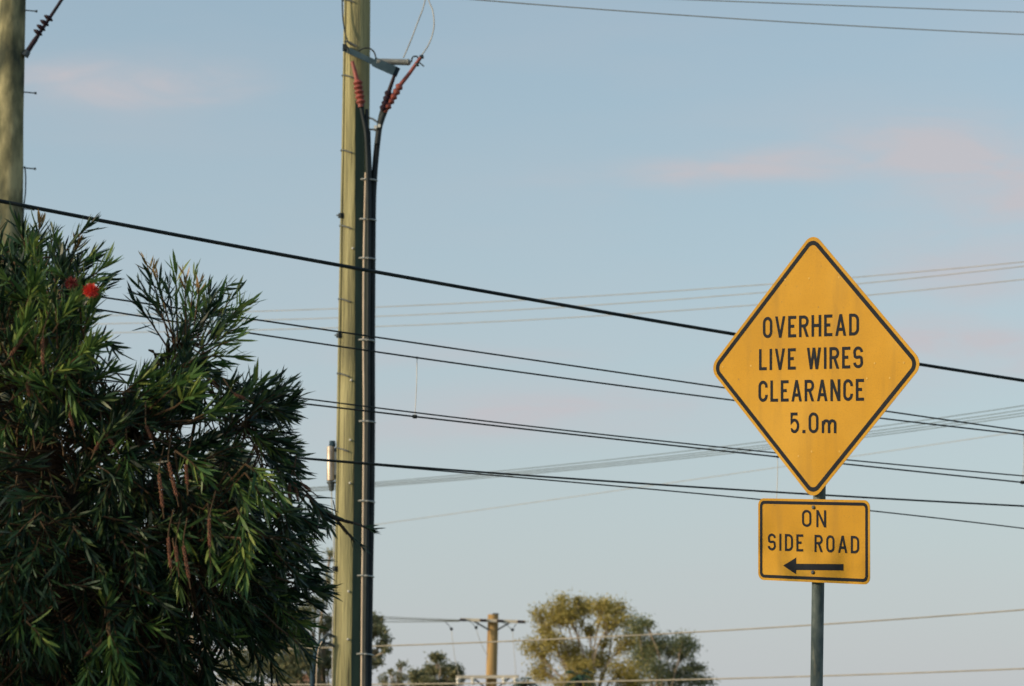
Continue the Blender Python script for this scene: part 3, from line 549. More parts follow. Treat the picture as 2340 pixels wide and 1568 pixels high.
for lab, dp in (('top', [(560, 712), (714, 707), (943, 700), (1200, 685), (1600, 661), (1950, 634), (2142, 617), (2340, 599)]), ('middle', [(560, 733), (714, 728), (943, 720), (1600, 680), (2142, 631), (2340, 608)]), ('bottom', [(560, 755), (714, 750), (943, 744), (1600, 706), (2142, 660), (2340, 638)])):
    wire('overhead_wire', f'{lab} of three pale thin wires passing behind the upper diamond panel', 'wire', dp, 62, 52, 1.7, 'alu_far', group=FARW)
for lab, dp in (('top', [(710, 1114), (856, 1102), (971, 1095), (1560, 1029), (1989, 980), (2340, 926)]), ('second', [(710, 1116), (856, 1106), (971, 1099), (1560, 1037), (1989, 988), (2340, 936)]), ('third', [(710, 1119), (856, 1109), (971, 1103), (1560, 1042), (1989, 993), (2340, 944)]), ('bottom', [(710, 1122), (856, 1112), (971, 1106), (1560, 1047), (1989, 998), (2340, 950)])):
    wire('overhead_wire', f'{lab} of four grey wires rising behind the lower diamond panel', 'wire', dp, 50, 40, 1.5, 'alu_dark', group='grey wires rising to the right')
wire('overhead_wire', 'faint single wire rising to the right below the four grey wires', 'wire', [(770, 1212), (860, 1198), (1100, 1165), (1400, 1122), (1943, 1045), (2292, 992), (2340, 985)], 75, 60, 1.2, 'alu_far')
wire('overhead_wire', 'pale wire across the top right corner, the lower of two', 'wire', [(1085, 0), (1300, 15), (1700, 45), (2000, 62), (2340, 79)], 26, 30, 2.6, 'alu_far')
wire('overhead_wire', 'pale wire at the top right corner, the upper of two', 'wire', [(1590, 0), (1900, 12), (2340, 28)], 26.5, 30.5, 2.4, 'alu_far')
wire('overhead_wire', 'pale wire crossing the gum tree and the sign post', 'wire', [(628, 1484), (758, 1479), (888, 1476.5), (1084, 1468), (1350, 1457), (1600, 1444), (1850, 1429), (2142, 1409), (2340, 1393)], 52, 46, 3.0, 'alu_far')
wire('overhead_wire', 'lowest pale wire along the bottom edge of the picture', 'wire', [(628, 1565), (850, 1564), (1057, 1562), (1657, 1551), (1942, 1543), (2340, 1528)], 58, 50, 3.0, 'alu_far')
for lab, dp in (('upper', [(600, 1393), (860, 1409), (960, 1414), (1050, 1417)]), ('middle', [(600, 1398), (860, 1413), (960, 1417.5), (1050, 1418.5)]), ('lower', [(600, 1419), (890, 1421), (1018, 1421), (1052, 1419.5)])):
    wire('overhead_wire', f'{lab} of three wires reaching the distant pole crossarm from the left', 'wire', dp, 90, 83.5 * 0.985, 1.8, 'alu_dark', x0=-300, x1=1051, group='wires on the distant crossarm')
# spacers hung between near cables
def spacer(top, bot, label, clamp):
    r = empty('cable_dropper', bot); tag(r, label, 'cable dropper')
    b = MB(); b.tube(smooth_path([top, top.lerp(bot, .5) + Vector((.004, 0, 0)), bot]), .0028, 6); b.build('dropper_wire', 'alu', r)
    b = MB(); b.lathe(bot + Vector((-.016, 0, 0)), bot + Vector((.016, 0, 0)), [(0, .012), (.2, .014), (.8, .014), (1, .012)], 10); b.build('clamp', 'black', r)
    b = MB(); b.lathe(top + Vector((-.008, 0, 0)), top + Vector((.008, 0, 0)), [(0, .008), (1, .008)], 8); b.build('top_clip', 'black', r)
spacer(fC_(953), fE_(948), 'pale vertical dropper wire with black clamp right of the timber pole', 1)
spacer(fE_(1777), fG_(1774), 'faint vertical dropper wire just left of the sign between two cables', 0)
spacer(fC_(2339), fE_(2337), 'dropper wire with black clamp at the right edge of the picture', 1)

# ------------------------------------------------------------------ foliage helpers
def leaf_arrays(P, D, Nn, L, W, bend):
    """P base, D direction, Nn leaf normal, lengths, widths; six points a leaf"""
    D = D / np.linalg.norm(D, axis=1, keepdims=True); Sd = np.cross(D, Nn); Sd /= np.linalg.norm(Sd, axis=1, keepdims=True) + 1e-9; Nn = np.cross(Sd, D)
    L = L[:, None]; W = W[:, None]; bend = bend[:, None]
    def q(t, s): return P + D * L * t + Sd * W * s - Nn * bend * L * t * t
    V = np.stack([q(0, 0), q(.3, .5), q(.3, -.5), q(.72, .42), q(.72, -.42), q(1, 0)], 1)
    return V
def leaf_mesh(name, V, m, parent, kind='stuff'):
    n_ = len(V); me = bpy.data.meshes.new(name); me.vertices.add(n_ * 6); me.vertices.foreach_set('co', V.reshape(-1).astype(np.float32))
    base = (np.arange(n_) * 6)[:, None]; tri1 = base + np.array([[0, 1, 2]]); quad = base + np.array([[2, 1, 3, 4]]); tri2 = base + np.array([[4, 3, 5]])
    loops = np.concatenate([tri1, quad, tri2], 1).reshape(-1); me.loops.add(len(loops)); me.loops.foreach_set('vertex_index', loops.astype(np.int32))
    tot = np.tile([3, 4, 3], n_); st = np.concatenate([[0], np.cumsum(tot)[:-1]]); me.polygons.add(n_ * 3)
    me.polygons.foreach_set('loop_start', st.astype(np.int32)); me.polygons.foreach_set('loop_total', tot.astype(np.int32))
    me.update(calc_edges=True); me.validate(); me.materials.append(MT[m]); o = link(name, me, parent)
    if kind: o['kind'] = kind
    return o
def unit(v): return v / (np.linalg.norm(v, axis=-1, keepdims=True) + 1e-9)
def rnd_dir(n_): return unit(rng.normal(size=(n_, 3)))

# ------------------------------------------------------------------ bottlebrush tree (near left)
BY = 9.2; BS = 1 / ppm(BY)
base = at(130, 1500, BY); tree = empty('bottlebrush_tree', (base.x, BY, 0)); tag(tree, 'dark green weeping bottlebrush with red flowers and hanging seed pods', 'tree')
fk = at(130, 1400, BY)
b = MB(); b.tube(smooth_path([(base.x + .03, BY, -.2), (base.x + .03, BY, .9), (base.x - .02, BY + .03, 1.2), fk]), [.085] * 6 + [.075] * 6 + [.06] * 7, 12); b.build('trunk', 'bark', tree)
LIMBS = [((60, 620), -.1), ((160, 760), .1), ((400, 800), 0), ((480, 870), .15), ((560, 980), -.1), ((600, 1150), .1), ((640, 1280), 0), ((560, 1400), .2), ((300, 1000), -.25), ((250, 1350), -.35), ((-250, 900), .2), ((-350, 1250), -.1), ((-150, 700), 0), ((420, 1250), -.3), ((100, 1100), .4)]
limb_pts = []
for (tx, ty), dy in LIMBS:
    e = at(tx, ty, BY + dy); mid = fk.lerp(e, .5) + Vector((random.uniform(-.08, .08), random.uniform(-.1, .1), .10 + random.uniform(0, .08)))
    pp = smooth_path([fk - Vector((0, 0, .15)), fk.lerp(mid, .5), mid, mid.lerp(e, .6) + Vector((0, 0, .04)), e], 5); k = len(pp)
    b = MB(); b.tube(pp, [.030 * (1 - i / k) + .005 for i in range(k)], 7); b.build('branch', 'bark', tree); limb_pts += [np.array(q) for q in pp[3:]]
limb_pts = np.array(limb_pts)
POLY = [(0, 585), (40, 560), (70, 540), (105, 560), (150, 590), (205, 630), (212, 690), (202, 760), (210, 800), (225, 872), (345, 890), (375, 810), (388, 725), (400, 690), (470, 690), (545, 700), (530, 760), (500, 800), (480, 830), (450, 870), (540, 900), (620, 890), (655, 905), (640, 960), (600, 975),
        (640, 1030), (672, 1060), (650, 1120), (690, 1180), (705, 1240), (690, 1290), (715, 1345), (690, 1395), (690, 1440), (650, 1490), (600, 1470), (540, 1465), (500, 1490), (520, 1568), (500, 1700), (380, 1850), (0, 1900), (-300, 1850), (-560, 1500), (-620, 1150), (-480, 800), (-250, 640), (-80, 575)]
PX = np.array(POLY, float); PX[:, 0] = np.where(PX[:, 0] > 430, PX[:, 0] - 28, PX[:, 0])
def inside(x, y):
    c = np.zeros(len(x), bool); k = len(PX); j = k - 1
    for i in range(k):
        xi, yi = PX[i]; xj, yj = PX[j]; hit = ((yi > y) != (yj > y)) & (x < (xj - xi) * (y - yi) / (yj - yi + 1e-9) + xi); c ^= hit; j = i
    return c
shoots = []     # (base, tip, leaves, leaf length, young)
def add_shoot(x0, y0, x1, y1, dy=0.0, dy1=None, nl=34, ll=.084, young=0, sun_tone=0): shoots.append((np.array(at(x0, y0, BY + dy)), np.array(at(x1, y1, BY + (dy if dy1 is None else dy1))), nl, ll, young, sun_tone))
EX = [(82, 590, 92, 505, 1), (70, 610, 62, 540, 0), (100, 620, 128, 560, 0), (150, 640, 178, 556, 1), (120, 650, 205, 590, 0), (170, 640, 215, 580, 0), (180, 650, 245, 638, 0), (190, 700, 240, 655, 0), (20, 620, 10, 575, 0),
      (385, 770, 330, 590, 1), (390, 760, 318, 655, 0), (380, 790, 305, 690, 0), (395, 770, 348, 610, 1), (405, 780, 402, 620, 0), (400, 800, 385, 650, 0), (425, 770, 422, 630, 1), (430, 770, 445, 625, 0), (440, 780, 458, 640, 1), (450, 780, 480, 670, 0), (455, 790, 510, 672, 0), (460, 790, 540, 668, 0), (470, 790, 550, 700, 0), (470, 800, 568, 695, 0), (470, 800, 560, 740, 0), (460, 810, 545, 775, 0), (450, 820, 535, 815, 0), (440, 830, 500, 835, 0), (430, 840, 490, 860, 0), (470, 770, 520, 730, 0),
      (340, 800, 410, 850, 0), (360, 830, 430, 880, 0), (225, 770, 262, 800, 0),
      (520, 960, 600, 868, 0), (540, 950, 625, 875, 0), (550, 960, 650, 880, 0), (560, 960, 665, 892, 0), (550, 970, 660, 930, 0), (540, 980, 650, 950, 0), (520, 980, 625, 960, 0), (500, 960, 560, 890, 0), (480, 950, 530, 880, 0),
      (560, 1000, 640, 1010, 0), (580, 1010, 670, 1050, 0), (590, 1020, 672, 1070, 0), (590, 1030, 650, 1090, 0), (600, 1060, 672, 1100, 0), (600, 1080, 680, 1130, 0), (620, 1120, 672, 1180, 0), (690, 1125, 745, 1180, 0), (700, 1130, 750, 1200, 0), (690, 1130, 722, 1215, 0), (640, 1140, 690, 1230, 0), (650, 1160, 660, 1250, 0), (660, 1150, 710, 1225, 0), (640, 1150, 640, 1250, 0), (620, 1180, 610, 1270, 0),
      (630, 1230, 705, 1265, 0), (620, 1250, 735, 1290, 0), (630, 1260, 725, 1310, 0), (640, 1280, 715, 1320, 0), (640, 1310, 735, 1345, 0), (630, 1320, 745, 1365, 0), (620, 1330, 720, 1385, 0), (600, 1350, 690, 1400, 0), (600, 1370, 690, 1430, 0), (610, 1400, 690, 1470, 0), (600, 1400, 650, 1460, 0), (590, 1420, 630, 1480, 0),
      (500, 1420, 540, 1500, 0), (460, 1440, 480, 1530, 0), (540, 1420, 580, 1490, 0), (440, 1500, 520, 1550, 0), (460, 1520, 570, 1568, 0), (580, 1440, 640, 1560, 0)]
for x0, y0, x1, y1, yg in EX:
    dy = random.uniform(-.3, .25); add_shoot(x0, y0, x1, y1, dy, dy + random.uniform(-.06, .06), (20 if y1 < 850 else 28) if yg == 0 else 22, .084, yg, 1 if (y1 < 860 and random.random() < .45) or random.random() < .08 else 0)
for k in range(40):
    y = random.uniform(870, 1440); x = float(np.interp(y, [870, 905, 960, 1060, 1180, 1240, 1345, 1440], [520, 600, 575, 620, 640, 655, 660, 620])) + random.uniform(-40, 14)
    a = random.gauss(.35 + (y - 1050) / 900, .42); ln = random.uniform(60, 105); add_shoot(x, y, x + ln * math.cos(a), y + ln * math.sin(a), random.uniform(-.35, .3), None, random.randint(12, 24), random.uniform(.07, .092), 0, 1 if random.random() < .12 else 0)
# front sprays with sunlight put into a brighter leaf colour, before the dark inside
FRONT = [(545, 1170, 540, 1320, 46), (540, 1230, 520, 1330, 30), (550, 1230, 565, 1325, 30), (540, 1160, 575, 1240, 26), (385, 1180, 425, 1240, 20), (395, 1230, 410, 1345, 24), (475, 1150, 482, 1300, 20), (250, 1430, 255, 1560, 40), (245, 1440, 290, 1540, 36), (240, 1420, 215, 1500, 34), (240, 1410, 245, 1350, 30), (300, 1390, 340, 1370, 14), (310, 1420, 355, 1440, 16), (260, 1470, 300, 1580, 34), (230, 1470, 190, 1560, 30),
         (100, 1260, 165, 1245, 22), (60, 1420, 110, 1480, 26), (60, 1380, 40, 1440, 20), (140, 830, 170, 930, 30), (60, 900, 70, 975, 26), (100, 840, 105, 900, 26), (20, 960, 0, 1010, 22), (180, 930, 215, 990, 20), (400, 1030, 470, 1090, 26), (560, 1060, 640, 1130, 34), (560, 1080, 610, 1160, 36), (520, 1080, 560, 1150, 30), (30, 650, 15, 640, 10),
         (60, 700, 80, 640, 36), (110, 720, 100, 660, 36), (120, 760, 170, 690, 40), (80, 780, 120, 720, 40), (30, 800, 60, 730, 40), (190, 760, 215, 690, 36), (160, 830, 220, 790, 40), (100, 860, 170, 840, 40), (30, 860, 70, 820, 36), (200, 880, 250, 850, 36), (280, 900, 340, 860, 36), (380, 900, 440, 860, 38), (400, 930, 450, 900, 38), (330, 920, 400, 880, 30), (440, 960, 520, 930, 34)]
for x0, y0, x1, y1, nl in FRONT:
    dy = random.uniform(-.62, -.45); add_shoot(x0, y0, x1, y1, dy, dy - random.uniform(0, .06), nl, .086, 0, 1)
HOLES = [(275, 820, 70, 52), (612, 1000, 62, 30), (360, 740, 26, 60), (660, 1160, 40, 28), (655, 1330, 40, 18), (560, 880, 50, 26), (600, 1095, 34, 18), (520, 1010, 26, 14), (690, 1270, 36, 16), (470, 900, 24, 16), (560, 1180, 16, 12), (500, 1480, 60, 20), (330, 1085, 16, 12), (150, 1080, 14, 12), (290, 1270, 14, 10)]
cnt = 0
while cnt < 1950:
    x = rng.uniform(-600, 720); y = rng.uniform(540, 1850)
    if x < 0 and rng.random() < .45 or y > 1600 and rng.random() < .5: continue
    if not inside(np.array([x]), np.array([y]))[0]: continue
    if any(((x - a) / c) ** 2 + ((y - b_) / d) ** 2 < 1 for a, b_, c, d in HOLES): continue
    dx = x - 60; dyv = y - 1150; rr = math.hypot(dx / 640, dyv / 620); th = .62 * math.sqrt(max(.05, 1 - min(rr, 1) ** 2))
    dd = rng.uniform(-1, 1); dd = math.copysign(abs(dd) ** .7, dd) * th
    ox = dx / 640 + rng.normal() * .45; oy = dyv / 620 + rng.normal() * .45 + (.55 if y > 1050 else -.25)
    nrm = math.hypot(ox, oy) + 1e-6; ln = rng.uniform(60, 115)
    x1, y1 = x + ox / nrm * ln, y + oy / nrm * ln
    if any(((x1 - a) / c) ** 2 + ((y1 - b_) / d) ** 2 < .8 for a, b_, c, d in HOLES): continue
    if not inside(np.array([x1]), np.array([y1]))[0] and rng.random() < .93: continue
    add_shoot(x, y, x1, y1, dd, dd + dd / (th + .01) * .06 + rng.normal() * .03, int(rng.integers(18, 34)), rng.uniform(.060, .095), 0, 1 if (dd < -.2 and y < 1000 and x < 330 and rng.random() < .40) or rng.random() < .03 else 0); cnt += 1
# grow the shoots
LV = {0: [], 1: [], 2: []}; twb = MB()
for (p0, p1, nl, ll, yg, sun_t) in shoots:
    ax_ = p1 - p0; Ls = np.linalg.norm(ax_); ax_ = ax_ / Ls; sag = np.array([0, 0, -.10 * Ls])
    t = np.linspace(.12, 1.0, nl) ** .85
    pos = p0 + np.outer(t * Ls, ax_) + np.outer(4 * t * (1 - t) * -.06 * Ls, [0, 0, -1])
    a = np.cross(ax_, [0, 0, 1.0]); a = a / (np.linalg.norm(a) + 1e-6); c = np.cross(a, ax_)
    ph = np.arange(nl) * 2.39996 + rng.uniform(0, 6.3); rad = np.outer(np.cos(ph), a) + np.outer(np.sin(ph), c)
    op = np.radians(rng.uniform(28, 58, nl)) * (1.15 - .55 * t)
    d = np.cos(op)[:, None] * ax_ + np.sin(op)[:, None] * rad + rng.normal(size=(nl, 3)) * .15
    nn = np.cross(np.cross(d, rad), d) + rng.normal(size=(nl, 3)) * .25
    L = ll * rng.uniform(.62, 1.1, nl) * (1 - .25 * (t > .93)); W = L * rng.uniform(.085, .145, nl)
    k = nl if not yg else int(nl * .62)
    args = (pos, d, nn, L, W, rng.uniform(-.12, .30, nl))
    sl_ = slice(0, k); LV[2 if sun_t else 0].append(tuple(q[sl_] for q in args))
    if yg: LV[1].append(tuple(q[k:] if i != 3 else q[k:] * .7 for i, q in enumerate(args)))
    twb.tube([p0, p0 + ax_ * Ls * .5 + np.array([0, 0, .06 * Ls]) * .9, p1], [.0030, .0024, .0012], 4, caps=False)
    j = np.argmin(((limb_pts - p0) ** 2).sum(1)); q = limb_pts[j]
    if np.linalg.norm(q - p0) < .45: twb.tube([q, (q + p0) / 2 + np.array([0, 0, .02]), p0], [.004, .0035, .003], 4, caps=False)
twb_o = twb.build('twigs', 'twig', tree); twb_o['kind'] = 'stuff'
arrs = [np.concatenate([s[i] for s in LV[0]]) for i in range(6)]
# the 300 leaves nearest the camera in the picture are leaves of their own
Pm = arrs[0] + arrs[1] * arrs[3][:, None] * .5 - np.array(EYE); dep = Pm @ np.array(FW); sx_ = 1170 + F * Pm[:, 0] / dep; sy_ = 784 - F * (Pm @ np.array(UP)) / dep
ok = (sx_ > 5) & (sy_ > 400) & (sy_ < 1560); order = np.argsort(np.where(ok, dep, 99))[:300]; rest = np.ones(len(dep), bool); rest[order] = False
leaf_mesh('foliage', leaf_arrays(*[q[rest] for q in arrs]), 'leaf', tree)
protos = []
for k in range(6):
    one = leaf_arrays(np.zeros((1, 3)), np.array([[0, 0, 1.]]), np.array([[0, -1., 0]]), np.array([1.]), np.array([.10 + .007 * k]), np.array([-.06 + .04 * k]))[0]
    me = bpy.data.meshes.new('leaf'); me.from_pydata([tuple(v) for v in one], [], [(0, 1, 2), (2, 1, 3, 4), (4, 3, 5)]); me.update(); me.materials.append(MT['leaf']); protos.append(me)
tinv = parent_world(tree).inverted()
for i, idx in enumerate(order):
    d = Vector(arrs[1][idx]).normalized(); nv = Vector(arrs[2][idx]); s = d.cross(nv).normalized(); nv = s.cross(d); o = bpy.data.objects.new('leaf', protos[i % 6]); col.objects.link(o); o.parent = tree; o.matrix_parent_inverse = tinv
    L = arrs[3][idx]; Mx = Matrix((s, -nv, d)).transposed().to_4x4(); Mx.translation = Vector(arrs[0][idx]); o.matrix_basis = Mx @ Matrix.Scale(L, 4)
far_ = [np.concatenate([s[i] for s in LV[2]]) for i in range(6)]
o = leaf_mesh('sunlit_foliage', leaf_arrays(*far_), 'leaf_sunlit', tree); o['label'] = 'bright yellow-green leaves coloured as sunlit on the outer sprays'
yar = [np.concatenate([s[i] for s in LV[1]]) for i in range(6)]
o = leaf_mesh('young_leaves', leaf_arrays(*yar), 'young', tree); o['label'] = 'tan young leaves at the shoot tips'
# seed pods: knobbly sleeves of capsules on the stems
def pod_mesh(seed):
    rg = random.Random(seed); b = MB(); b.tube([(0, 0, 0), (0, 0, .5), (0, 0, 1)], .035, 6)
    for i in range(70):
        a = i * 2.4; z = .03 + i / 70 * .94; r_ = .085; c = Vector((math.cos(a) * r_, math.sin(a) * r_, z)); q = rg.uniform(.9, 1.35)
        b.add([c + Vector((math.cos(a) * .05 * q, math.sin(a) * .05 * q, .0)), c + Vector((-math.sin(a) * .05 * q, math.cos(a) * .05 * q, 0)), c - Vector((-math.sin(a) * .05 * q, math.cos(a) * .05 * q, 0)), c + Vector((0, 0, .035 * q)), c - Vector((0, 0, .035 * q))],
              [(0, 1, 3), (0, 3, 2), (0, 4, 1), (0, 2, 4)])
    me = bpy.data.meshes.new('seed_pod'); me.from_pydata(b.v, [], b.f); me.update(); me.materials.append(MT['pod']); return me
pm = [pod_mesh(i) for i in range(3)]; pm_dark = pm[1].copy(); pm_dark.materials[0] = MT['bark']  # darker bark-coloured copy for the pods in front of the pole
PODS = [(363, 1081, 372, 1163), (385, 1056, 404, 1137), (384, 1227, 390, 1301), (401, 1247, 407, 1296), (419, 1247, 432, 1324), (478, 1184, 479, 1252), (662, 1102, 660, 1148), (672, 1099, 682, 1145), (684, 1102, 710, 1122), (97, 768, 98, 835), (51, 776, 23, 814), (62, 874, 67, 907), (74, 897, 97, 925), (158, 940, 167, 976), (237, 986, 260, 1019), (227, 1009, 217, 1030), (334, 974, 347, 1004), (535, 900, 560, 912), (195, 1500, 215, 1480), (425, 1060, 428, 1110), (770, 1186, 808, 1196), (774, 1194, 796, 1222)]
for i, (x0, y0, x1, y1) in enumerate(PODS):
    dy = -.15 if x0 > 640 else -.60
    a = at(x0, y0, BY + dy); e = at(x1, y1, BY + dy); d = (e - a); L = d.length; o = bpy.data.objects.new('seed_pod', pm[i % 3] if i < 20 else pm_dark); col.objects.link(o); o.parent = tree; o.matrix_parent_inverse = tinv
    q = d.normalized().to_track_quat('Z', 'Y').to_matrix().to_4x4(); q.translation = a; wd = .082 / .125 / 2 * .17
    o.matrix_basis = q @ Matrix.Diagonal((.046, .046, L, 1))
    b = MB(); b.tube(smooth_path([a - d.normalized() * .06 + Vector((.015, .05, .03)), a, e, e + d.normalized() * .03]), .0019, 5); b.build('pod_stem', 'twig', tree)
    if i < 20:
        shoots_tip = e + d.normalized() * .05
# the dark twig in front of the timber pole
b = MB(); b.tube(smooth_path([at(690, 1115, BY - .15), at(735, 1160, BY - .15), at(768, 1184, BY - .15), at(815, 1197, BY - .15), at(850, 1212, BY - .15)]), .0042, 6); b.tube(smooth_path([at(762, 1180, BY - .15), at(785, 1206, BY - .15), at(806, 1232, BY - .15)]), .004, 6); b.build('branch', 'bark', tree)
tw = []
for (x0, y0, x1, y1, k) in ((825, 1200, 868, 1218, 16), (795, 1215, 815, 1245, 8), (815, 1235, 840, 1262, 7)):
    p0 = np.array(at(x0, y0, BY - .15)); p1 = np.array(at(x1, y1, BY - .15)); t = np.linspace(.1, .8, k)[:, None]; axd = unit(p1 - p0)
    tw.append((p0 + (p1 - p0) * t * .6, axd + rng.normal(size=(k, 3)) * .28, rng.normal(size=(k, 3)), rng.uniform(.035, .055, k), rng.uniform(.004, .006, k), np.zeros(k)))
leaf_mesh('twig_leaves', leaf_arrays(*[np.concatenate([q[i] for q in tw]) for i in range(6)]), 'leaf', tree, None)
# flowers
def flower(x, y, dy, rad, m, label, nf=420):
    c = np.array(at(x, y, BY + dy)); axd = unit(np.array([.35, -.75, -.2])); t = rng.uniform(-.6, .6, nf)
    P = c + np.outer(t * rad * 1.3, axd); D = rnd_dir(nf); D -= np.outer(D @ axd, axd) * .75; D = unit(D)
    o = leaf_mesh('flower', leaf_arrays(P, D + axd * .25, rnd_dir(nf), rad * rng.uniform(.75, 1.05, nf), np.full(nf, .0019), np.full(nf, .05)), m, tree, None); o['label'] = label
flower(207, 664, -.74, .0265, 'flower', 'bright red bottlebrush flower'); flower(163, 647, -.66, .024, 'flower_old', 'faded dark red bottlebrush flower', 260)

# ------------------------------------------------------------------ background trees
def gum(name, label, clumps, Y, m, x_trunk, leaf=(.07, .15), per=300, dens=None, spread=2.0, bark='gumbark', group='trees in the background', extra_low=True):
    base_ = at(x_trunk, 1800, Y); root = empty(name, (base_.x, Y, 0)); tag(root, label, 'tree', group); s = 1 / ppm(Y)
    fork = Vector((base_.x, Y, at(x_trunk, 1640, Y).z)); b = MB(); b.tube([(base_.x, Y, -.2), (base_.x + .05, Y, fork.z * .5), fork], [.26, .22, .17], 10); b.build('trunk', bark, root)
    PV = []; lim = MB()
    if extra_low:
        xs = [c[0] for c in clumps]
        clumps = clumps + [(rng.uniform(min(xs), max(xs)), rng.uniform(1590, 1680), 45, 28) for _ in range(10)]
    for c in clumps:
        x, y, rx, ry = c[:4]; k = int(4.6 * per * (c[4] if len(c) > 4 else 1) * rx * ry / 1000); k = max(k, 14); dyy = rng.uniform(-spread, spread) * .5; ctr = np.array(at(x, y, Y + dyy))
        ns = max(3, int(rx * ry / 110)); sub = unit(rng.normal(size=(ns, 3))) * (rng.random((ns, 1)) ** .45) * np.array([rx * s, rx * s, ry * s]) * .82
        pick = rng.integers(0, ns, k); q = ctr + sub[pick] + rng.normal(size=(k, 3)) * np.array([.50, .50, .40]) * (rx * ry / 1000) ** .5 * 26 * s
        PV.append(q); e = Vector(ctr); mid = fork.lerp(e, .55) + Vector((random.uniform(-.3, .3), random.uniform(-.3, .3), random.uniform(-.2, .3)))
        pp = smooth_path([fork, fork.lerp(mid, .5), mid, mid.lerp(e, .5) + Vector((random.uniform(-.12, .12), 0, .05)), e], 4); kk = len(pp); lim.tube(pp, [.055 * (1 - i / kk) + .012 for i in range(kk)], 6, caps=False)
        for v in sub[:6]: lim.tube([mid.lerp(e, .55), mid.lerp(Vector(ctr + v * .5), .9), Vector(ctr + v)], [.022, .015, .006], 4, caps=False)
    lim.build('limbs', bark, root)
    P = np.concatenate(PV); k = len(P); D = rnd_dir(k); D[:, 2] -= .45
    leaf_mesh('crown', leaf_arrays(P, D, rnd_dir(k), rng.uniform(*leaf, k), rng.uniform(.28, .42, k) * leaf[1] * .8, rng.uniform(-.1, .2, k)), m, root)
    return root
GUM = [(1236, 1408, 25, 20), (1275, 1388, 36, 26), (1287, 1371, 13, 11), (1303, 1406, 45, 24), (1334, 1394, 36, 24), (1322, 1372, 8, 12), (1375, 1392, 30, 22), (1411, 1396, 33, 22), (1398, 1421, 36, 24), (1223, 1490, 38, 24), (1262, 1468, 36, 26), (1313, 1497, 46, 24), (1364, 1505, 30, 30), (1428, 1468, 34, 20), (1236, 1529, 32, 24), (1326, 1528, 45, 24), (1428, 1528, 42, 26), (1441, 1560, 55, 20), (1313, 1562, 65, 18), (1245, 1432, 22, 14), (1350, 1440, 26, 14), (1385, 1470, 14, 16)]
GUM_SHADE = [(1457, 1429, 34, 26), (1478, 1425, 14, 18), (1487, 1468, 38, 28), (1531, 1475, 42, 24), (1560, 1462, 22, 26), (1564, 1490, 28, 22), (1480, 1500, 40, 26), (1595, 1524, 20, 15), (1557, 1529, 38, 20), (1505, 1528, 46, 26), (1608, 1556, 25, 14), (1544, 1558, 60, 16)]
gum('gum_tree', 'golden sunlit gum tree right of the distant pole', GUM, 112, 'gum', 1350)
gum('gum_tree', 'shaded right side of the golden gum, in darker blue-green leaves', GUM_SHADE, 116, 'gum_shade', 1520)  # shaded half of the far crown, shade put into a darker leaf colour
MIDT = [(862, 1423, 13, 18, .9), (865, 1441, 16, 17, .9), (878, 1471, 14, 15, .9), (886, 1486, 8, 7, .9), (858, 1488, 16, 13, .9), (854, 1510, 14, 13, .9), (754, 1265, 15, 13, .35), (750, 1319, 12, 20, .3), (722, 1372, 22, 24, .4), (700, 1406, 28, 26, .9), (750, 1423, 14, 26, .7), (661, 1456, 38, 28, 1.3), (683, 1499, 42, 28, 1.3), (732, 1499, 22, 28, 1.3), (650, 1535, 40, 28, 1.3), (748, 1521, 10, 24, 1.3), (800, 1450, 40, 40, .9), (800, 1520, 50, 30, .9), (600, 1500, 45, 40, .7), (540, 1520, 50, 40, .7), (620, 1420, 36, 36, .6)]
gum('gum_tree', 'loose olive gum tree behind the middle timber pole', MIDT, 80, 'gum_dull', 740, leaf=(.08, .15), per=300)
gum('gum_tree', 'blurred olive tree seen through the bottlebrush branches', [(515, 1045, 46, 26), (560, 1075, 40, 24), (470, 1080, 40, 30), (520, 1130, 50, 40), (440, 1150, 50, 40), (470, 1220, 60, 40), (400, 1300, 60, 50)], 66, 'gum_dull', 440, leaf=(.08, .15), per=200)
gum('small_tree', 'sparse small tree close right of the middle timber pole', [(917, 1517, 9, 11, .7), (917, 1543, 14, 11, .7), (891, 1534, 9, 7, .7), (878, 1553, 14, 11, .7), (905, 1565, 18, 10, .7)], 95, 'gum_dull', 905, leaf=(.07, .13), per=420, spread=.8)
gum('small_tree', 'rounded bushy tree left of the distant pole', [(947, 1538, 18, 14), (995, 1506, 16, 13), (1001, 1532, 28, 17), (1036, 1532, 20, 17), (975, 1553, 33, 14), (1030, 1556, 38, 12)], 97, 'gum_dull', 1000, leaf=(.09, .15), per=480, spread=1.2)
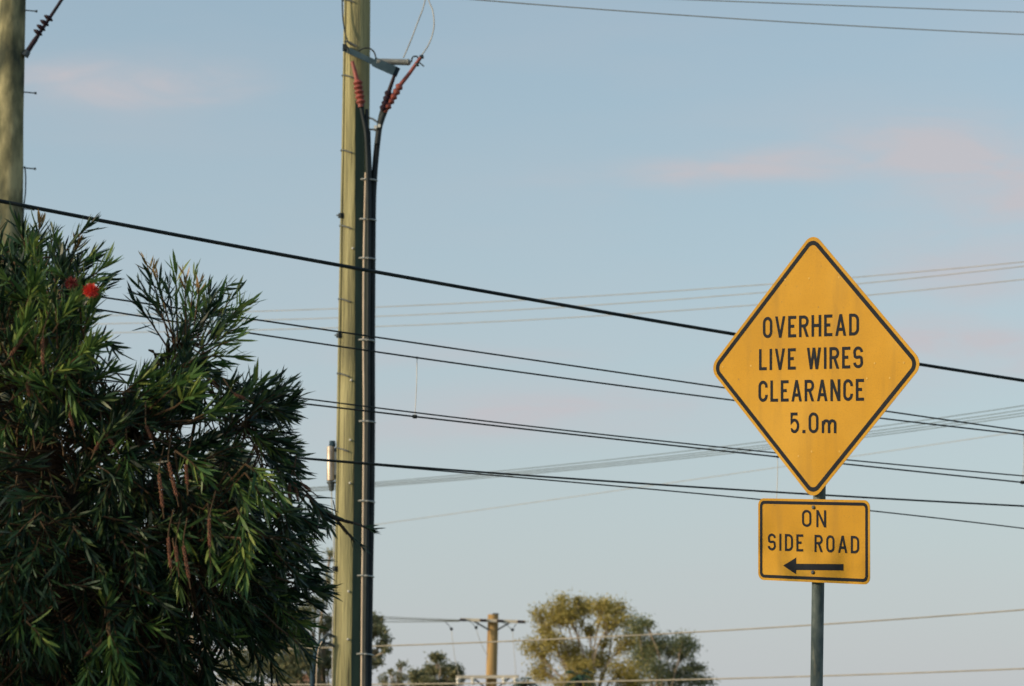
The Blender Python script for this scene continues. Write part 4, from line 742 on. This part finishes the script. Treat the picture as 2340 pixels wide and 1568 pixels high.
def palm(label, x, y, Y, rad, seed):
    rg = np.random.default_rng(seed); c = at(x, y, Y); root = empty('palm_tree', (c.x, Y, 0)); tag(root, label, 'palm', 'palms in the background')
    b = MB(); b.tube([(c.x, Y, -.2), (c.x + .06, Y, c.z * .5), c], [.17, .14, .12], 10); b.build('trunk', 'bark', root)
    for k in range(17):
        a = 2 * math.pi * k / 17 + rg.uniform(-.15, .15); el_ = rg.uniform(.05, 1.15); L = rad * rg.uniform(.85, 1.1); hd = np.array([math.cos(a), math.sin(a), 0.])
        t = np.linspace(0, 1, 22)[:, None]; mid = np.array(c) + hd * L * t * math.cos(el_) + np.array([0, 0, 1.]) * (L * t * math.sin(el_) - L * .75 * t * t * (.5 + .5 * math.cos(el_)))
        tg = unit(np.gradient(mid, axis=0)); sd = unit(np.cross(tg, [0, 0, 1.])); PP = []; DD = []; LL = []
        for s in (-1, 1): PP.append(mid[2:]); DD.append(sd[2:] * s + tg[2:] * .7 + np.array([0, 0, -.35])); LL.append(rad * .34 * (1 - .6 * t[2:, 0]))
        L_ = np.concatenate(LL); leaf_mesh('frond', leaf_arrays(np.concatenate(PP), np.concatenate(DD), np.tile([0, 0, 1.], (len(L_), 1)), L_, np.full(len(L_), rad * .03), np.full(len(L_), .25)), 'palm', root, None)
palm('small dark palm just right of the distant pole', 1197, 1560, 96, .62, 3)
palm('larger dark palm in front of the golden gum tree', 1322, 1548, 98, .85, 5)

# ------------------------------------------------------------------ house behind the middle pole
HY = 100.0; hc = at(690, 1700, HY); ridge = at(690, 1537, HY).z; eave = ridge - 1.7; hx0, hx1 = at(560, 1600, HY).x, at(768, 1600, HY).x
house = empty('house', ((hx0 + hx1) / 2, HY + 3, 0)); tag(house, 'house with terracotta tiled roof behind the olive gum tree', 'house')
b = MB(); b.box(((hx0 + hx1) / 2, HY + 3, eave / 2), (hx1 - hx0) / 2, 3, eave / 2); b.build('wall', 'wall', house, smooth=False)
b = MB(); e = .4; cx = (hx0 + hx1) / 2; rl = 1.1
v = [(hx0 - e, HY - e, eave), (hx1 + e, HY - e, eave), (hx1 + e, HY + 6 + e, eave), (hx0 - e, HY + 6 + e, eave), (hx0 + rl, HY + 3, ridge), (hx1 - rl, HY + 3, ridge)]
v2 = [(a, c, d - .12) for a, c, d in v[:4]]
b.add(v + v2, [(0, 1, 5, 4), (1, 2, 5), (2, 3, 4, 5), (3, 0, 4), (0, 6, 7, 1), (1, 7, 8, 2), (2, 8, 9, 3), (3, 9, 6, 0), (6, 9, 8, 7)]); roof = b.build('roof', 'rooftile', house, smooth=False)
b = MB(); b.tube([(hx0 + rl, HY + 3, ridge + .03), (hx1 - rl, HY + 3, ridge + .03)], .10, 8); b.build('ridge_cap', 'rooftile', roof)
for k in range(2):
    for zz in (1.5, eave - 1.1):
        xx = hx0 + (hx1 - hx0) * (.3 + .4 * k); b = MB(); b.box((xx, HY - .03, zz), .6, .03, .55); o = b.build('window', 'white', house, smooth=False)
        b = MB(); b.box((xx, HY - .065, zz), .52, .006, .47); b.build('pane', 'glass', o, smooth=False)

# ------------------------------------------------------------------ unseen trees added left of the frame to shade the low part of the sign and the bush
def round_tree(label, x, y, top, rad, nl, m, seed):
    rg = np.random.default_rng(seed); root = empty('shade_tree', (x, y, 0)); tag(root, label, 'tree', 'unseen shade trees to the left')
    b = MB(); b.tube([(x, y, -.2), (x + .03, y, (top - 2 * rad) * .6), (x, y, top - rad)], [.13, .10, .06], 10); b.build('trunk', 'bark', root)
    ns = 70; sub = unit(rg.normal(size=(ns, 3))) * (rg.random((ns, 1)) ** .4) * np.array([rad, rad, rad * .95]) * .85; q = rg.integers(0, ns, nl)
    P = np.array([x, y, top - rad]) + sub[q] + rg.normal(size=(nl, 3)) * rad * .13; lim = MB()
    for v in sub[:24]: lim.tube([(x, y, top - 1.5 * rad), Vector((x, y, top - 1.2 * rad)) + Vector(v) * .4, Vector((x, y, top - rad)) + Vector(v)], [.035, .02, .008], 5, caps=False)
    lim.build('limbs', 'bark', root)
    leaf_mesh('crown', leaf_arrays(P, unit(rg.normal(size=(nl, 3))) + np.array([0, 0, -.3]), unit(rg.normal(size=(nl, 3))), rg.uniform(.08, .13, nl), rg.uniform(.03, .05, nl), rg.uniform(0, .2, nl)), m, root)
round_tree('unseen leafy shade tree added left of the bottlebrush, farther back', -7.45, 9.75, 6.15, 1.8, 14000, 'gum_dull', 21)
round_tree('unseen leafy shade tree added left of the bottlebrush, nearer the road', -6.0, 7.3, 4.35, 2.1, 17000, 'gum_dull', 22)
